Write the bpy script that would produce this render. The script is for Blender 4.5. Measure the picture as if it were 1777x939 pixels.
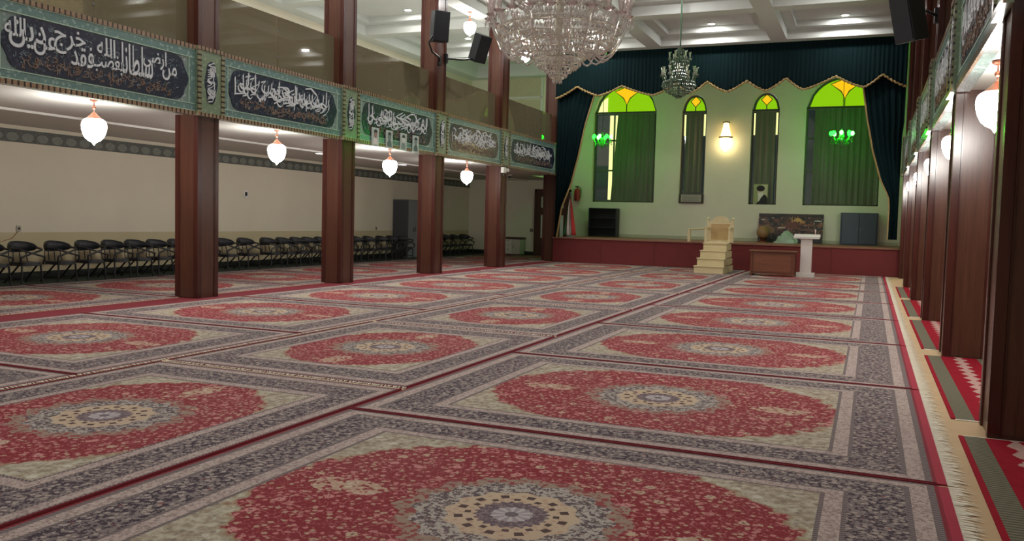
import bpy, bmesh, math, random, unicodedata
from mathutils import Vector, Matrix
random.seed(7)
for o in list(bpy.data.objects): bpy.data.objects.remove(o)
SC = bpy.context.scene
COL = SC.collection
PI = math.pi
# ------------------------------------------------------------------ camera
F, YAW, PIT, ROL = 1471.4, 0.3982, 0.0607, 0.0257
fw = Vector((-math.sin(YAW)*math.cos(PIT), math.cos(YAW)*math.cos(PIT), -math.sin(PIT)))
r0 = Vector((math.cos(YAW), math.sin(YAW), 0)); u0 = r0.cross(fw)
rr = r0*math.cos(ROL)+u0*math.sin(ROL); uu = u0*math.cos(ROL)-r0*math.sin(ROL)
cd = bpy.data.cameras.new('camera'); cam = bpy.data.objects.new('camera', cd); COL.objects.link(cam)
M = Matrix((rr, uu, -fw)).transposed().to_4x4(); M.translation = (0, 0, 1.5); cam.matrix_world = M
cd.sensor_width = 36; cd.lens = 36*F/1777; cd.clip_end = 200; cd.clip_start = .05
SC.camera = cam
# ------------------------------------------------------------------ world, exposure
w = bpy.data.worlds.new('world'); SC.world = w; w.use_nodes = True
w.node_tree.nodes['Background'].inputs[0].default_value = (.62, .72, .85, 1)
w.node_tree.nodes['Background'].inputs[1].default_value = .8
vs = SC.view_settings; vs.view_transform = 'Standard'; vs.look = 'None'; vs.gamma = 1; vs.exposure = 0.25
vs.use_curve_mapping = False
DOWN_W, PEND_E, GREEN_E = 44.0, 76.0, 31.0      # watts of a downlight, strength of the globes, of the green bulbs

# ------------------------------------------------------------------ geometry helpers
class MB:
    def __init__(s): s.v = []; s.f = []
    def add(s, vs, fs):
        b = len(s.v); s.v += [tuple(v) for v in vs]; s.f += [tuple(i+b for i in f) for f in fs]; return s
    def box(s, x0, x1, y0, y1, z0, z1):
        return s.add([(x0,y0,z0),(x1,y0,z0),(x1,y1,z0),(x0,y1,z0),(x0,y0,z1),(x1,y0,z1),(x1,y1,z1),(x0,y1,z1)],
              [(3,2,1,0),(4,5,6,7),(0,1,5,4),(1,2,6,5),(2,3,7,6),(3,0,4,7)])
    def lathe(s, prof, n=16, c=(0,0,0), cap=True):
        vs = []; fs = []
        for r, z in prof:
            for i in range(n):
                a = 2*PI*i/n; vs.append((c[0]+r*math.cos(a), c[1]+r*math.sin(a), c[2]+z))
        for j in range(len(prof)-1):
            for i in range(n):
                k = (i+1) % n; fs.append((j*n+i, j*n+k, (j+1)*n+k, (j+1)*n+i))
        if cap:
            fs.append(tuple(range(n-1, -1, -1))); fs.append(tuple((len(prof)-1)*n+i for i in range(n)))
        return s.add(vs, fs)
    def tube(s, path, r, n=8, closed=False):
        P = [Vector(p) for p in path]; vs = []; fs = []; m = len(P)
        R = r if isinstance(r, (list, tuple)) else [r]*m
        up = Vector((0, 0, 1)); prev = None
        for i in range(m):
            a = P[(i-1) % m] if (i > 0 or closed) else P[0]; b = P[(i+1) % m] if (i < m-1 or closed) else P[-1]
            t = (b-a).normalized()
            if prev is None:
                x = t.cross(up)
                if x.length < .05: x = t.cross(Vector((1, 0, 0)))
            else: x = prev-t*prev.dot(t)
            x.normalize(); prev = x; y = t.cross(x)
            for k in range(n):
                q = 2*PI*k/n; vs.append(P[i]+(x*math.cos(q)+y*math.sin(q))*R[i])
        for i in range(m if closed else m-1):
            j = (i+1) % m
            for k in range(n):
                l = (k+1) % n; fs.append((i*n+k, i*n+l, j*n+l, j*n+k))
        if not closed:
            fs.append(tuple(range(n-1, -1, -1))); fs.append(tuple((m-1)*n+k for k in range(n)))
        return s.add(vs, fs)
    def octa(s, c, r, h):
        x, y, z = c
        return s.add([(x+r,y,z),(x,y+r,z),(x-r,y,z),(x,y-r,z),(x,y,z+h),(x,y,z-h)],
            [(0,1,4),(1,2,4),(2,3,4),(3,0,4),(1,0,5),(2,1,5),(3,2,5),(0,3,5)])
    def prism(s, poly, axis, a, b):
        """poly of 2-D points extruded along axis ('x': poly is (y,z), 'y': (x,z), 'z': (x,y)) from a to b"""
        def P(p, t): return (t, p[0], p[1]) if axis == 'x' else (p[0], t, p[1]) if axis == 'y' else (p[0], p[1], t)
        n = len(poly); vs = [P(p, a) for p in poly]+[P(p, b) for p in poly]
        return s.add(vs, [tuple(range(n-1, -1, -1)), tuple(range(n, 2*n))]+[(i, (i+1) % n, (i+1) % n+n, i+n) for i in range(n)])
    def sphere(s, c, r, n=12, m=8, sz=1):
        return s.lathe([(max(1e-3, r*math.sin(PI*j/m)), -r*sz*math.cos(PI*j/m)) for j in range(m+1)], n, c)
    def build(s, name, mat, parent=None, smooth=None, bevel=0, loc=None):
        me = bpy.data.meshes.new(name); me.from_pydata(s.v, [], s.f)
        bm = bmesh.new(); bm.from_mesh(me); bmesh.ops.recalc_face_normals(bm, faces=bm.faces)
        if bevel: bmesh.ops.bevel(bm, geom=bm.edges[:], offset=bevel, segments=2, affect='EDGES', profile=.6)
        bm.to_mesh(me); bm.free()
        if smooth:
            me.polygons.foreach_set('use_smooth', [True]*len(me.polygons)); me.set_sharp_from_angle(angle=math.radians(smooth))
        me.materials.append(mat); return link(name, me, parent, loc)
def link(name, me, parent=None, loc=None):
    o = bpy.data.objects.new(name, me); COL.objects.link(o)
    if parent: o.parent = parent
    if loc: o.location = loc
    return o
def thing(name, label, cat, loc=(0,0,0), rz=0, group=None):
    o = bpy.data.objects.new(name, None); COL.objects.link(o); o.empty_display_size = .1
    o.location = loc; o.rotation_euler = (0, 0, rz); return tag(o, label, cat, group)
def tag(o, label, cat, group=None):
    o['label'] = label; o['category'] = cat
    if group: o['group'] = group
    return o
def struct(o): o['kind'] = 'structure'; return o
def copy_tree(o, parent=None):
    c = o.copy(); COL.objects.link(c); c.parent = parent
    for ch in list(o.children): copy_tree(ch, c)
    return c
def place(o, loc, rz=None, label=None):
    o.location = loc
    if rz is not None: o.rotation_euler = (0, 0, rz)
    if label: o['label'] = label
    return o
ORD = ['first','second','third','fourth','fifth','sixth','seventh','eighth','ninth','tenth','eleventh','twelfth','thirteenth','fourteenth',
       'fifteenth','sixteenth','seventeenth','eighteenth','nineteenth','twentieth','twenty-first','twenty-second','twenty-third','twenty-fourth','twenty-fifth']

# ------------------------------------------------------------------ material helpers
def lin(c):
    c = c/255
    return c/12.92 if c <= .04045 else ((c+.055)/1.055)**2.4
def rgb(*c): return (lin(c[0]), lin(c[1]), lin(c[2]), 1)
class NT:
    def __init__(s, name):
        s.m = bpy.data.materials.new(name); s.m.use_nodes = True; s.t = s.m.node_tree
        s.b = s.t.nodes['Principled BSDF']; s.out = s.t.nodes['Material Output']
    def n(s, kind, **kw):
        x = s.t.nodes.new(kind)
        for k, v in kw.items(): setattr(x, k, v)
        return x
    def put(s, sock, v):
        if isinstance(v, (int, float)): sock.default_value = v
        elif isinstance(v, tuple): sock.default_value = v
        else: s.t.links.new(v, sock)
    def M(s, op, a, b=None, c=None):
        x = s.n('ShaderNodeMath', operation=op)
        for i, v in enumerate((a, b, c)):
            if v is not None: s.put(x.inputs[i], v)
        return x.outputs[0]
    def mix(s, f, a, b, mode='MIX'):
        x = s.n('ShaderNodeMix', data_type='RGBA', blend_type=mode, clamp_factor=True)
        s.put(x.inputs[0], f); s.put(x.inputs[6], a); s.put(x.inputs[7], b); return x.outputs[2]
    def obj(s):
        return s.n('ShaderNodeTexCoord').outputs['Object']
    def scale(s, vec, sc):
        x = s.n('ShaderNodeMapping'); s.put(x.inputs[0], vec); x.inputs['Scale'].default_value = sc; return x.outputs[0]
    def noise(s, vec, scale, detail=3, rough=.55):
        x = s.n('ShaderNodeTexNoise'); s.put(x.inputs['Vector'], vec); x.inputs['Scale'].default_value = scale
        x.inputs['Detail'].default_value = detail; x.inputs['Roughness'].default_value = rough; return x.outputs[0]
    def vor(s, vec, scale, rnd=1):
        x = s.n('ShaderNodeTexVoronoi'); s.put(x.inputs['Vector'], vec); x.inputs['Scale'].default_value = scale
        x.inputs['Randomness'].default_value = rnd; return x
    def ramp(s, f, stops, const=False):
        x = s.n('ShaderNodeValToRGB'); e = x.color_ramp.elements
        x.color_ramp.interpolation = 'CONSTANT' if const else 'LINEAR'
        while len(e) < len(stops): e.new(1)
        for i, (p, c) in enumerate(stops): e[i].position = p; e[i].color = c
        s.put(x.inputs[0], f); return x.outputs[0]
    def step(s, a, b): return s.M('GREATER_THAN', a, b)
    def smooth(s, v, lo, hi):
        x = s.n('ShaderNodeMapRange', interpolation_type='SMOOTHSTEP'); s.put(x.inputs[0], v)
        x.inputs[1].default_value = lo; x.inputs[2].default_value = hi; return x.outputs[0]
    def bump(s, h, strength=.3, dist=.01):
        x = s.n('ShaderNodeBump'); x.inputs['Strength'].default_value = strength; x.inputs['Distance'].default_value = dist
        s.put(x.inputs['Height'], h); s.t.links.new(x.outputs[0], s.b.inputs['Normal'])
    def fin(s, col, rough=.5, metal=0, spec=.5, emit=None, es=0):
        s.put(s.b.inputs['Base Color'], col); s.put(s.b.inputs['Roughness'], rough); s.b.inputs['Metallic'].default_value = metal
        s.b.inputs['Specular IOR Level'].default_value = spec
        if emit: s.put(s.b.inputs['Emission Color'], emit); s.b.inputs['Emission Strength'].default_value = es
        return s.m
def plain(name, c, rough=.6, var=.12, sc=6, metal=0, spec=.4):
    n = NT(name); f = n.noise(n.obj(), sc, 4)
    d = tuple(x*(1-var) for x in c[:3])+(1,); e = tuple(min(1, x*(1+var)) for x in c[:3])+(1,)
    return n.fin(n.mix(f, d, e), rough, metal, spec)
def wood(name, c1, c2, rough=.35, axis=2, sc=5):
    n = NT(name); s = [14, 14, 14]; s[axis] = .7
    f = n.noise(n.scale(n.obj(), tuple(s)), sc/4, 5, .65); g = n.noise(n.scale(n.obj(), tuple(x*3 for x in s)), sc/2, 3)
    f = n.M('ADD', n.M('MULTIPLY', f, .7), n.M('MULTIPLY', g, .3))
    n.bump(g, .08, .003); return n.fin(n.ramp(f, [(.3, c1), (.7, c2)]), rough)
def emis(name, c, s):
    n = NT(name); return n.fin((.02, .02, .02, 1), .5, 0, .2, c, s)
def glassy(name, tint, gl, diff, dcol, rough=.05):
    """cheap glass: tinted transparency + gloss + a little body colour"""
    n = NT(name); t = n.t
    a = n.n('ShaderNodeBsdfTransparent'); a.inputs[0].default_value = tint
    b = n.n('ShaderNodeBsdfGlossy'); b.inputs[0].default_value = (1, 1, 1, 1); b.inputs['Roughness'].default_value = rough
    d = n.n('ShaderNodeBsdfDiffuse'); d.inputs[0].default_value = dcol
    m1 = n.n('ShaderNodeMixShader'); m1.inputs[0].default_value = diff; t.links.new(a.outputs[0], m1.inputs[1]); t.links.new(d.outputs[0], m1.inputs[2])
    m2 = n.n('ShaderNodeMixShader'); t.links.new(m1.outputs[0], m2.inputs[1]); t.links.new(b.outputs[0], m2.inputs[2])
    fr = n.n('ShaderNodeFresnel'); fr.inputs[0].default_value = 1.5
    t.links.new(n.M('MINIMUM', n.M('ADD', fr.outputs[0], gl), 1.0), m2.inputs[0])
    t.links.new(m2.outputs[0], n.out.inputs[0]); return n.m
def wall_mat(name, c, dado=None, z=.97):
    n = NT(name); co = n.obj(); f = n.noise(co, 1.3, 5, .6); g = n.noise(co, 60, 2)
    col = n.mix(f, tuple(x*.9 for x in c[:3])+(1,), c)
    if dado:
        s = n.n('ShaderNodeSeparateXYZ'); n.put(s.inputs[0], co)
        col = n.mix(n.step(s.outputs[2], z), n.mix(f, tuple(x*.92 for x in dado[:3])+(1,), dado), col)
    n.bump(g, .1, .003); return n.fin(col, .75, 0, .25)

def rug_mat(name, LX, LY, seed):
    n = NT(name); co = n.obj()
    sp = n.n('ShaderNodeSeparateXYZ'); n.put(sp.inputs[0], co); x, y = sp.outputs[0], sp.outputs[1]
    cs = n.n('ShaderNodeMapping'); n.put(cs.inputs[0], co); cs.inputs['Location'].default_value = (seed*3.1, seed*1.7, 0); cv = cs.outputs[0]
    ax = n.M('ABSOLUTE', x); ay = n.M('ABSOLUTE', y)
    dx = n.M('SUBTRACT', LX/2, ax); dy = n.M('SUBTRACT', LY/2, ay); d = n.M('MINIMUM', dx, n.M('MULTIPLY', dy, 1.28))
    wob = n.M('MULTIPLY', n.M('SUBTRACT', n.noise(cv, 8, 3), .5), .2)
    RED, PINK, BEI, CRE = rgb(122, 13, 30), rgb(190, 128, 124), rgb(182, 160, 134), rgb(180, 174, 154)
    NAV, GRY, MAU, OLI = rgb(44, 40, 52), rgb(122, 112, 110), rgb(172, 156, 148), rgb(150, 142, 112)
    # florals
    v1 = n.vor(cv, 8.5); v2 = n.vor(cv, 23); v3 = n.vor(cv, 46); nz = n.noise(cv, 75, 3, .7)
    f1 = n.M('ADD', v1.outputs[0], n.M('MULTIPLY', n.M('SUBTRACT', nz, .5), .5))
    big = n.M('LESS_THAN', f1, .26); core = n.M('LESS_THAN', f1, .10)
    small = n.M('LESS_THAN', n.M('ADD', v2.outputs[0], n.M('MULTIPLY', n.M('SUBTRACT', nz, .5), .7)), .34)
    tiny = n.M('LESS_THAN', v3.outputs[0], .30)
    hue = n.n('ShaderNodeSeparateXYZ'); n.put(hue.inputs[0], v1.outputs[1])
    hue2 = n.n('ShaderNodeSeparateXYZ'); n.put(hue2.inputs[0], v2.outputs[1])
    # thin curling vines
    vn = n.noise(cv, 6, 1); vine = n.M('LESS_THAN', n.M('ABSOLUTE', n.M('SUBTRACT', vn, .5)), .008)
    fl = n.mix(n.step(hue.outputs[0], .55), PINK, BEI)
    field = n.mix(n.M('MULTIPLY', vine, .5), RED, PINK)
    field = n.mix(n.M('MULTIPLY', tiny, .34), field, PINK)
    field = n.mix(n.M('MULTIPLY', small, .75), field, n.mix(n.step(hue2.outputs[1], .6), PINK, BEI))
    field = n.mix(n.M('MULTIPLY', big, n.step(hue.outputs[1], .45)), field, fl)
    field = n.mix(n.M('MULTIPLY', core, n.step(hue.outputs[1], .45)), field, rgb(104, 60, 58))
    # corner spandrels
    hx, hy = LX/2-.62, LY/2-.485
    u = n.M('DIVIDE', ax, hx); v = n.M('DIVIDE', ay, hy)
    sfield = n.M('ADD', n.M('SUBTRACT', n.M('ADD', n.M('POWER', n.M('DIVIDE', u, 1.03), 2.0), n.M('POWER', n.M('DIVIDE', v, 1.12), 2.0)), 1.0), n.M('MULTIPLY', wob, 2.2))
    spn = n.mix(n.smooth(n.noise(cv, 16, 4, .7), .35, .65), rgb(136, 124, 104), CRE)
    spn = n.mix(n.M('MULTIPLY', small, n.M('MULTIPLY', n.step(hue2.outputs[0], .6), .6)), spn, rgb(92, 88, 84))
    spn = n.mix(n.M('MULTIPLY', n.M('MULTIPLY', big, n.step(hue.outputs[1], .7)), .7), spn, rgb(200, 196, 182))
    edge = n.M('LESS_THAN', n.M('ABSOLUTE', sfield), .03)
    field = n.mix(n.step(sfield, 0), field, spn); field = n.mix(n.M('MULTIPLY', edge, .6), field, OLI)
    # medallion
    r = n.M('SQRT', n.M('ADD', n.M('MULTIPLY', x, x), n.M('MULTIPLY', y, y))); th = n.M('ARCTAN2', y, x)
    def scal(k, a, ph=0.0): return n.M('ADD', 1.0, n.M('MULTIPLY', n.M('COSINE', n.M('ADD', n.M('MULTIPLY', th, float(k)), ph)), a))
    r16 = n.M('MULTIPLY', r, scal(16, .05)); r12 = n.M('MULTIPLY', r, scal(12, .045, 1.0)); r8 = n.M('MULTIPLY', r, scal(24, .06))
    rn = n.M('ADD', r16, n.M('MULTIPLY', wob, .5))
    med = n.mix(n.step(n.noise(cv, 26, 3), .53), n.mix(n.noise(cv, 22, 2), rgb(118, 98, 88), rgb(160, 142, 122)), rgb(132, 58, 58))
    col = n.mix(n.M('LESS_THAN', rn, .60), field, med)
    ring = n.mix(n.M('MULTIPLY', n.step(n.noise(cv, 34, 3, .7), .5), .85), rgb(74, 68, 72), rgb(178, 172, 162)); ring = n.mix(n.M('MULTIPLY', tiny, .5), ring, rgb(140, 104, 92))
    col = n.mix(n.M('LESS_THAN', r16, .50), col, ring)
    bei = n.mix(n.M('MULTIPLY', small, .35), rgb(184, 164, 138), rgb(146, 96, 84))
    dot = n.M('MULTIPLY', n.M('LESS_THAN', n.M('ABSOLUTE', n.M('SUBTRACT', r, .27)), .022), n.step(n.M('COSINE', n.M('MULTIPLY', th, 12.0)), .55))
    dot2 = n.M('MULTIPLY', n.M('LESS_THAN', n.M('ABSOLUTE', n.M('SUBTRACT', r, .225)), .016), n.M('LESS_THAN', n.M('COSINE', n.M('MULTIPLY', th, 12.0)), -.6))
    bei = n.mix(n.M('MAXIMUM', dot, dot2), bei, rgb(64, 48, 46))
    col = n.mix(n.M('LESS_THAN', r12, .335), col, bei)
    col = n.mix(n.M('LESS_THAN', r8, .185), col, n.mix(n.step(n.noise(cv, 50, 1), .52), rgb(84, 74, 82), rgb(124, 110, 112)))
    col = n.mix(n.M('LESS_THAN', r16, .105), col, n.mix(n.step(n.M('COSINE', n.M('MULTIPLY', th, 10.0)), .2), rgb(148, 140, 142), rgb(178, 172, 172)))
    col = n.mix(n.M('LESS_THAN', r, .035), col, rgb(96, 90, 96))
    px = n.M('DIVIDE', n.M('SUBTRACT', ax, .98), .26); py = n.M('DIVIDE', y, .13)
    pend = n.M('LESS_THAN', n.M('ADD', n.M('ADD', n.M('MULTIPLY', px, px), n.M('MULTIPLY', py, py)), n.M('MULTIPLY', wob, 6.0)), .8)
    col = n.mix(n.M('MULTIPLY', pend, n.M('MULTIPLY', n.step(n.noise(cv, 24, 3), .46), .8)), col, n.mix(small, BEI, rgb(190, 182, 160)))
    # borders
    nav = n.mix(n.M('MULTIPLY', n.step(n.noise(cv, 34, 3, .7), .5), .75), NAV, rgb(136, 126, 122))
    nav = n.mix(n.M('MULTIPLY', small, .8), nav, rgb(168, 156, 146)); nav = n.mix(n.M('MULTIPLY', core, .7), nav, rgb(140, 70, 70))
    along = n.mix(n.step(dx, dy), x, y)
    zig = n.step(n.M('SINE', n.M('MULTIPLY', n.M('ADD', x, y), 95.0)), .35)
    gua = n.mix(n.M('MULTIPLY', n.step(n.noise(cv, 42, 3, .7), .52), .6), MAU, rgb(104, 90, 88)); gua = n.mix(n.M('MULTIPLY', tiny, .5), gua, rgb(196, 184, 172))
    thin = n.mix(n.step(n.M('SINE', n.M('MULTIPLY', n.M('SUBTRACT', x, y), 210.0)), 0), GRY, rgb(78, 72, 74))
    for lim, c in ((.62, thin), (.595, gua), (.50, thin), (.475, nav), (.185, thin), (.155, gua), (.06, thin), (.02, rgb(120, 14, 34))):
        col = n.mix(n.M('LESS_THAN', d, lim), col, c)
    fade = n.noise(co, .8, 3); col = n.mix(n.M('MULTIPLY', fade, .34), col, rgb(128, 104, 104))
    n.bump(n.noise(cv, 300, 2), .35, .004); return n.fin(col, .95, 0, .12)

def kilim_mat():
    n = NT('kilim'); co = n.obj(); sp = n.n('ShaderNodeSeparateXYZ'); n.put(sp.inputs[0], co); x, y = sp.outputs[0], sp.outputs[1]
    ax = n.M('ABSOLUTE', x)
    zz = n.M('PINGPONG', n.M('ADD', y, 50.0), .13); nz = n.noise(co, 45, 2)
    zig = n.M('LESS_THAN', n.M('ADD', ax, n.M('MULTIPLY', n.M('SUBTRACT', nz, .5), .05)), n.M('ADD', .015, n.M('MULTIPLY', zz, .5)))
    red = n.mix(n.noise(co, 8), rgb(124, 14, 32), rgb(148, 22, 40))
    col = n.mix(zig, red, rgb(172, 140, 132))
    band = n.mix(n.step(n.M('SINE', n.M('MULTIPLY', y, 150.0)), .2), rgb(116, 110, 92), rgb(78, 78, 66))
    col = n.mix(n.step(ax, .19), col, band); col = n.mix(n.step(ax, .325), col, red)
    n.bump(n.noise(co, 250, 2), .3, .004); return n.fin(col, .95, 0, .1)

def fascia_mat(name, c1, c2, c3, stripes=False):
    n = NT(name); co = n.obj(); v = n.vor(co, 13); nz = n.noise(co, 26, 3)
    col = n.mix(nz, c1, c2); col = n.mix(n.M('MULTIPLY', n.M('LESS_THAN', v.outputs[0], .3), .55), col, c3)
    v2 = n.vor(co, 30); col = n.mix(n.M('MULTIPLY', n.M('LESS_THAN', v2.outputs[0], .2), .4), col, c3)
    if stripes:
        s = n.n('ShaderNodeSeparateXYZ'); n.put(s.inputs[0], co)
        k = n.step(n.M('SINE', n.M('MULTIPLY', s.outputs[1 if stripes == 'y' else 2], stripes and 70.0)), .55)
        col = n.mix(k, col, rgb(52, 42, 36))
    n.bump(nz, .12, .003); return n.fin(col, .2, 0, .7)
def frieze_mat():
    n = NT('frieze_print'); co = n.obj(); s = n.n('ShaderNodeSeparateXYZ'); n.put(s.inputs[0], co); y, z = s.outputs[1], s.outputs[2]
    p = n.M('PINGPONG', n.M('ADD', y, 50.0), .17)
    arch = n.M('LESS_THAN', n.M('ADD', n.M('POWER', n.M('DIVIDE', p, .13), 2.0), n.M('POWER', n.M('DIVIDE', n.M('SUBTRACT', z, 2.9), .085), 2.0)), 1)
    nz = n.noise(co, 20, 3); col = n.mix(nz, rgb(52, 56, 52), rgb(96, 100, 92))
    col = n.mix(n.M('MULTIPLY', arch, .8), col, n.mix(nz, rgb(84, 92, 86), rgb(142, 144, 134)))
    return n.fin(col, .6)

WOODD = wood('dark_wood', rgb(60, 34, 26), rgb(96, 59, 44), .28)
WOODM = wood('moulding_wood', rgb(50, 22, 20), rgb(80, 38, 30), .25)
WHITE = wall_mat('white_plaster', rgb(214, 214, 208))
CEILM = wall_mat('ceiling_plaster', rgb(206, 210, 206))
LWALL = wall_mat('aisle_wall', rgb(214, 207, 188), rgb(190, 178, 146), .97)
BWALL = wall_mat('stage_wall', rgb(222, 218, 198))
BROWNW = wood('door_wood', rgb(52, 28, 20), rgb(84, 48, 34), .4)
BLACK = plain('black_plastic', rgb(22, 26, 32), .5)
BLKMET = plain('black_metal', rgb(26, 28, 32), .4)
PADM = plain('black_vinyl', rgb(30, 32, 38), .5)
GLASSB = glassy('smoked_glass', (.62, .57, .46, 1), .0, .45, rgb(150, 139, 110), .03)
BASEB = plain('dark_skirting', rgb(34, 40, 36), .35)
STEEL = plain('grey_steel', rgb(112, 116, 120), .45)
GOLD = plain('gold_trim', rgb(150, 126, 80), .5, .3, 40)
COPPER = plain('copper_cap', rgb(190, 120, 96), .3, .1, 8, .7)
LAMPG = emis('lamp_globe', (1, .96, .9, 1), PEND_E)

# ------------------------------------------------------------------ the room
XL, XR, XWL, XWR, YB, YR = -10.53, .85, -15.96, 6.28, 33.0, -4.0
CY = [7.216+4.244*i for i in range(6)]           # column centres
ZB, ZT, ZG, ZC, ZS = 3.10, 4.26, 5.30, 7.35, .89   # fascia bottom/top, glass top, beam underside, stage top
fl = struct(MB().box(XWL, XWR, YR, YB, -.1, 0).build('floor', plain('tan_floor', rgb(176, 148, 112), .85, .12, 3)))
fl['label'] = 'tan floor covering showing between the rugs'
struct(MB().box(XWL-.2, XWL, YR, YB+.4, 0, 7.9).build('wall_left', LWALL))
struct(MB().box(XWR, XWR+.2, YR, YB+.4, 0, 7.9).build('wall_right', LWALL))
struct(MB().box(XWL, XWR, YR-.2, YR, 0, 7.9).build('wall_rear', WHITE))
struct(MB().box(XWL, XWL+.02, YR, YB, 0, .16).build('baseboard_left', BASEB))
struct(MB().box(XWL+.02, -12.9, YB-.02, YB, 0, .16).build('baseboard_back', BASEB))
struct(MB().box(XWL, XWL+.015, YR, YB, 2.79, 3.05).build('trim_1', frieze_mat()))
# back wall with four arched openings
WIN = [(-10.48, -7.92, 5.86, 6.95, 'big'), (-6.93, -5.97, 5.82, 6.46, 'small'), (-4.30, -3.30, 5.82, 6.46, 'small'), (-2.36, .20, 5.86, 6.95, 'big')]
ZSILL = 2.28
def arch_pts(x0, x1, zs, zt, n=16):
    c = (x0+x1)/2; h = (x1-x0)/2; out = []
    for i in range(n+1):
        t = -1+2*i/n; out.append((c+h*t, zs+(zt-zs)*(1-abs(t)**2.2)**.62*(1-.0*t)))
    return out
mb = MB(); D = .32
prev = XWL
def quadbox(a, b, z0, z1): mb.box(a, b, YB, YB+D, z0, z1)
for x0, x1, zs, zt, k in WIN:
    quadbox(prev, x0, 0, 7.9); quadbox(x0, x1, 0, ZSILL)
    A = arch_pts(x0, x1, zs, zt)
    for (xa, za), (xb, zb) in zip(A, A[1:]):
        mb.add([(xa, YB, za), (xb, YB, zb), (xb, YB, 7.9), (xa, YB, 7.9), (xa, YB+D, za), (xb, YB+D, zb), (xb, YB+D, 7.9), (xa, YB+D, 7.9)],
               [(0, 1, 2, 3), (4, 5, 6, 7), (0, 1, 5, 4)])
    prev = x1
quadbox(prev, XWR, 0, 7.9)
struct(mb.build('wall_back', BWALL))
# ceiling with crossing beams
ce = struct(MB().box(XWL-.2, XWR+.2, YR-.2, YB+.4, 7.85, 8.0).build('ceiling', CEILM))
BX = [XWL+.25, XL-.25, -6.95, -2.95, XR+.25, XWR-.25]
for x in BX: MB().box(x-.25, x+.25, YR, YB, ZC, 7.86).build('beam', CEILM, ce)
YBE = [-1.27, 2.97]+CY+[32.7]
for y in YBE: MB().box(XWL, XWR, y-.25, y+.25, ZC+.003, 7.86).build('beam', CEILM, ce)
for i in range(5):                                # stepped ledge round the gallery and nave panels
    for xa, xb in zip(BX, BX[1:]):
        y0, y1 = CY[i]+.25, CY[i+1]-.25; xa += .25; xb -= .25; m = MB()
        for q in ((xa, xa+.3, y0, y1), (xb-.3, xb, y0, y1), (xa+.3, xb-.3, y0, y0+.3), (xa+.3, xb-.3, y1-.3, y1)): m.box(*q, 7.66, 7.86)
        m.build('ledge', CEILM, ce)
# gallery slabs
struct(MB().box(XWL, XL-.12, YR, 29.5, ZB+.03, 4.0).box(XWL, -11.75, 29.5, YB, ZB+.03, 4.0).build('floor_gallery_left', WHITE))
struct(MB().box(XR+.12, XWR, YR, YB, ZB+.03, 4.0).build('floor_gallery_right', WHITE))
g = struct(MB().box(XWL+2.55, XWL+2.68, YR, YB, ZB-.01, ZB+.04).build('trim_2', WHITE)); g['label'] = 'thin rib on the gallery underside'

# ------------------------------------------------------------------ columns
def make_column():
    t = thing('column', 'x', 'column', group='dark wooden columns')
    MB().box(-.235, .235, -.235, .235, 0, ZC+.01).build('shaft', WOODD, t)
    for sx in (-1, 1):
        for sy in (-1, 1):
            m = MB(); a, b, c = .15, .25, .24
            P = [(.25, .25), (.25, .17), (.243, .165), (.243, .15), (.2, .15), (.15, .2), (.15, .243), (.165, .243), (.17, .25)]
            m.prism([(sx*p, sy*q) for p, q in P], 'z', 0, ZC); m.build('corner_moulding', WOODM, t)
    MB().box(-.2, .2, -.262, .262, 0, .02).build('foot', WOODM, t)
    return t
col0 = make_column(); first = True
for side, x in (('beside the row of chairs', XL-.25), ('beside the runner rugs', XR+.25)):
    for i, y in enumerate(CY):
        c = col0 if first else copy_tree(col0); first = False
        if i == 5 and x < -5: y = 29.2
        place(c, (x, y, 0), 0, f'square dark wooden column {side}, {ORD[5-i]} from the stage')

# ------------------------------------------------------------------ gallery fascia: calligraphy panels
FG = fascia_mat('fascia_green', rgb(100, 118, 114), rgb(128, 146, 140), rgb(170, 184, 178))
FB = fascia_mat('fascia_border', rgb(82, 110, 108), rgb(108, 136, 130), rgb(152, 176, 168))
FP = fascia_mat('plaque_green', rgb(98, 120, 98), rgb(128, 142, 116), rgb(156, 164, 138))
DENT = fascia_mat('dentil_strip', rgb(122, 100, 80), rgb(150, 124, 100), rgb(166, 142, 118), 'y')
DENTZ = fascia_mat('dentil_strip_upright', rgb(108, 108, 84), rgb(136, 132, 104), rgb(150, 148, 122), 'z')
NAVY = fascia_mat('cartouche_navy', rgb(28, 32, 48), rgb(46, 52, 68), rgb(74, 84, 96))
LETT = plain('silver_lettering', rgb(196, 200, 204), .35, .1, 12)
LETT2 = plain('bronze_lettering', rgb(132, 108, 92), .4, .2, 12)
LETT3 = plain('pale_ornament', rgb(120, 136, 140), .4, .2, 12)
LINEM = plain('pale_line', rgb(162, 186, 166), .4)
def ribbon(m, pts, nib, ang, x0, x1):
    dy, dz = math.cos(ang)*nib/2, math.sin(ang)*nib/2; vs = []; fs = []
    for (y, z) in pts: vs += [(x1, y-dy, z-dz), (x1, y+dy, z+dz), (x0, y-dy, z-dz), (x0, y+dy, z+dz)]
    for i in range(len(pts)-1):
        a, b = i*4, i*4+4; fs += [(a, b, b+1, a+1), (a, b, b+2, a+2), (a+1, b+1, b+3, a+3)]
    m.add(vs, fs)
def arc(cy, cz, ry, rz, a0, a1, n=9):
    return [(cy+ry*math.cos(math.radians(a0+(a1-a0)*i/n)), cz+rz*math.sin(math.radians(a0+(a1-a0)*i/n))) for i in range(n+1)]
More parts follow.
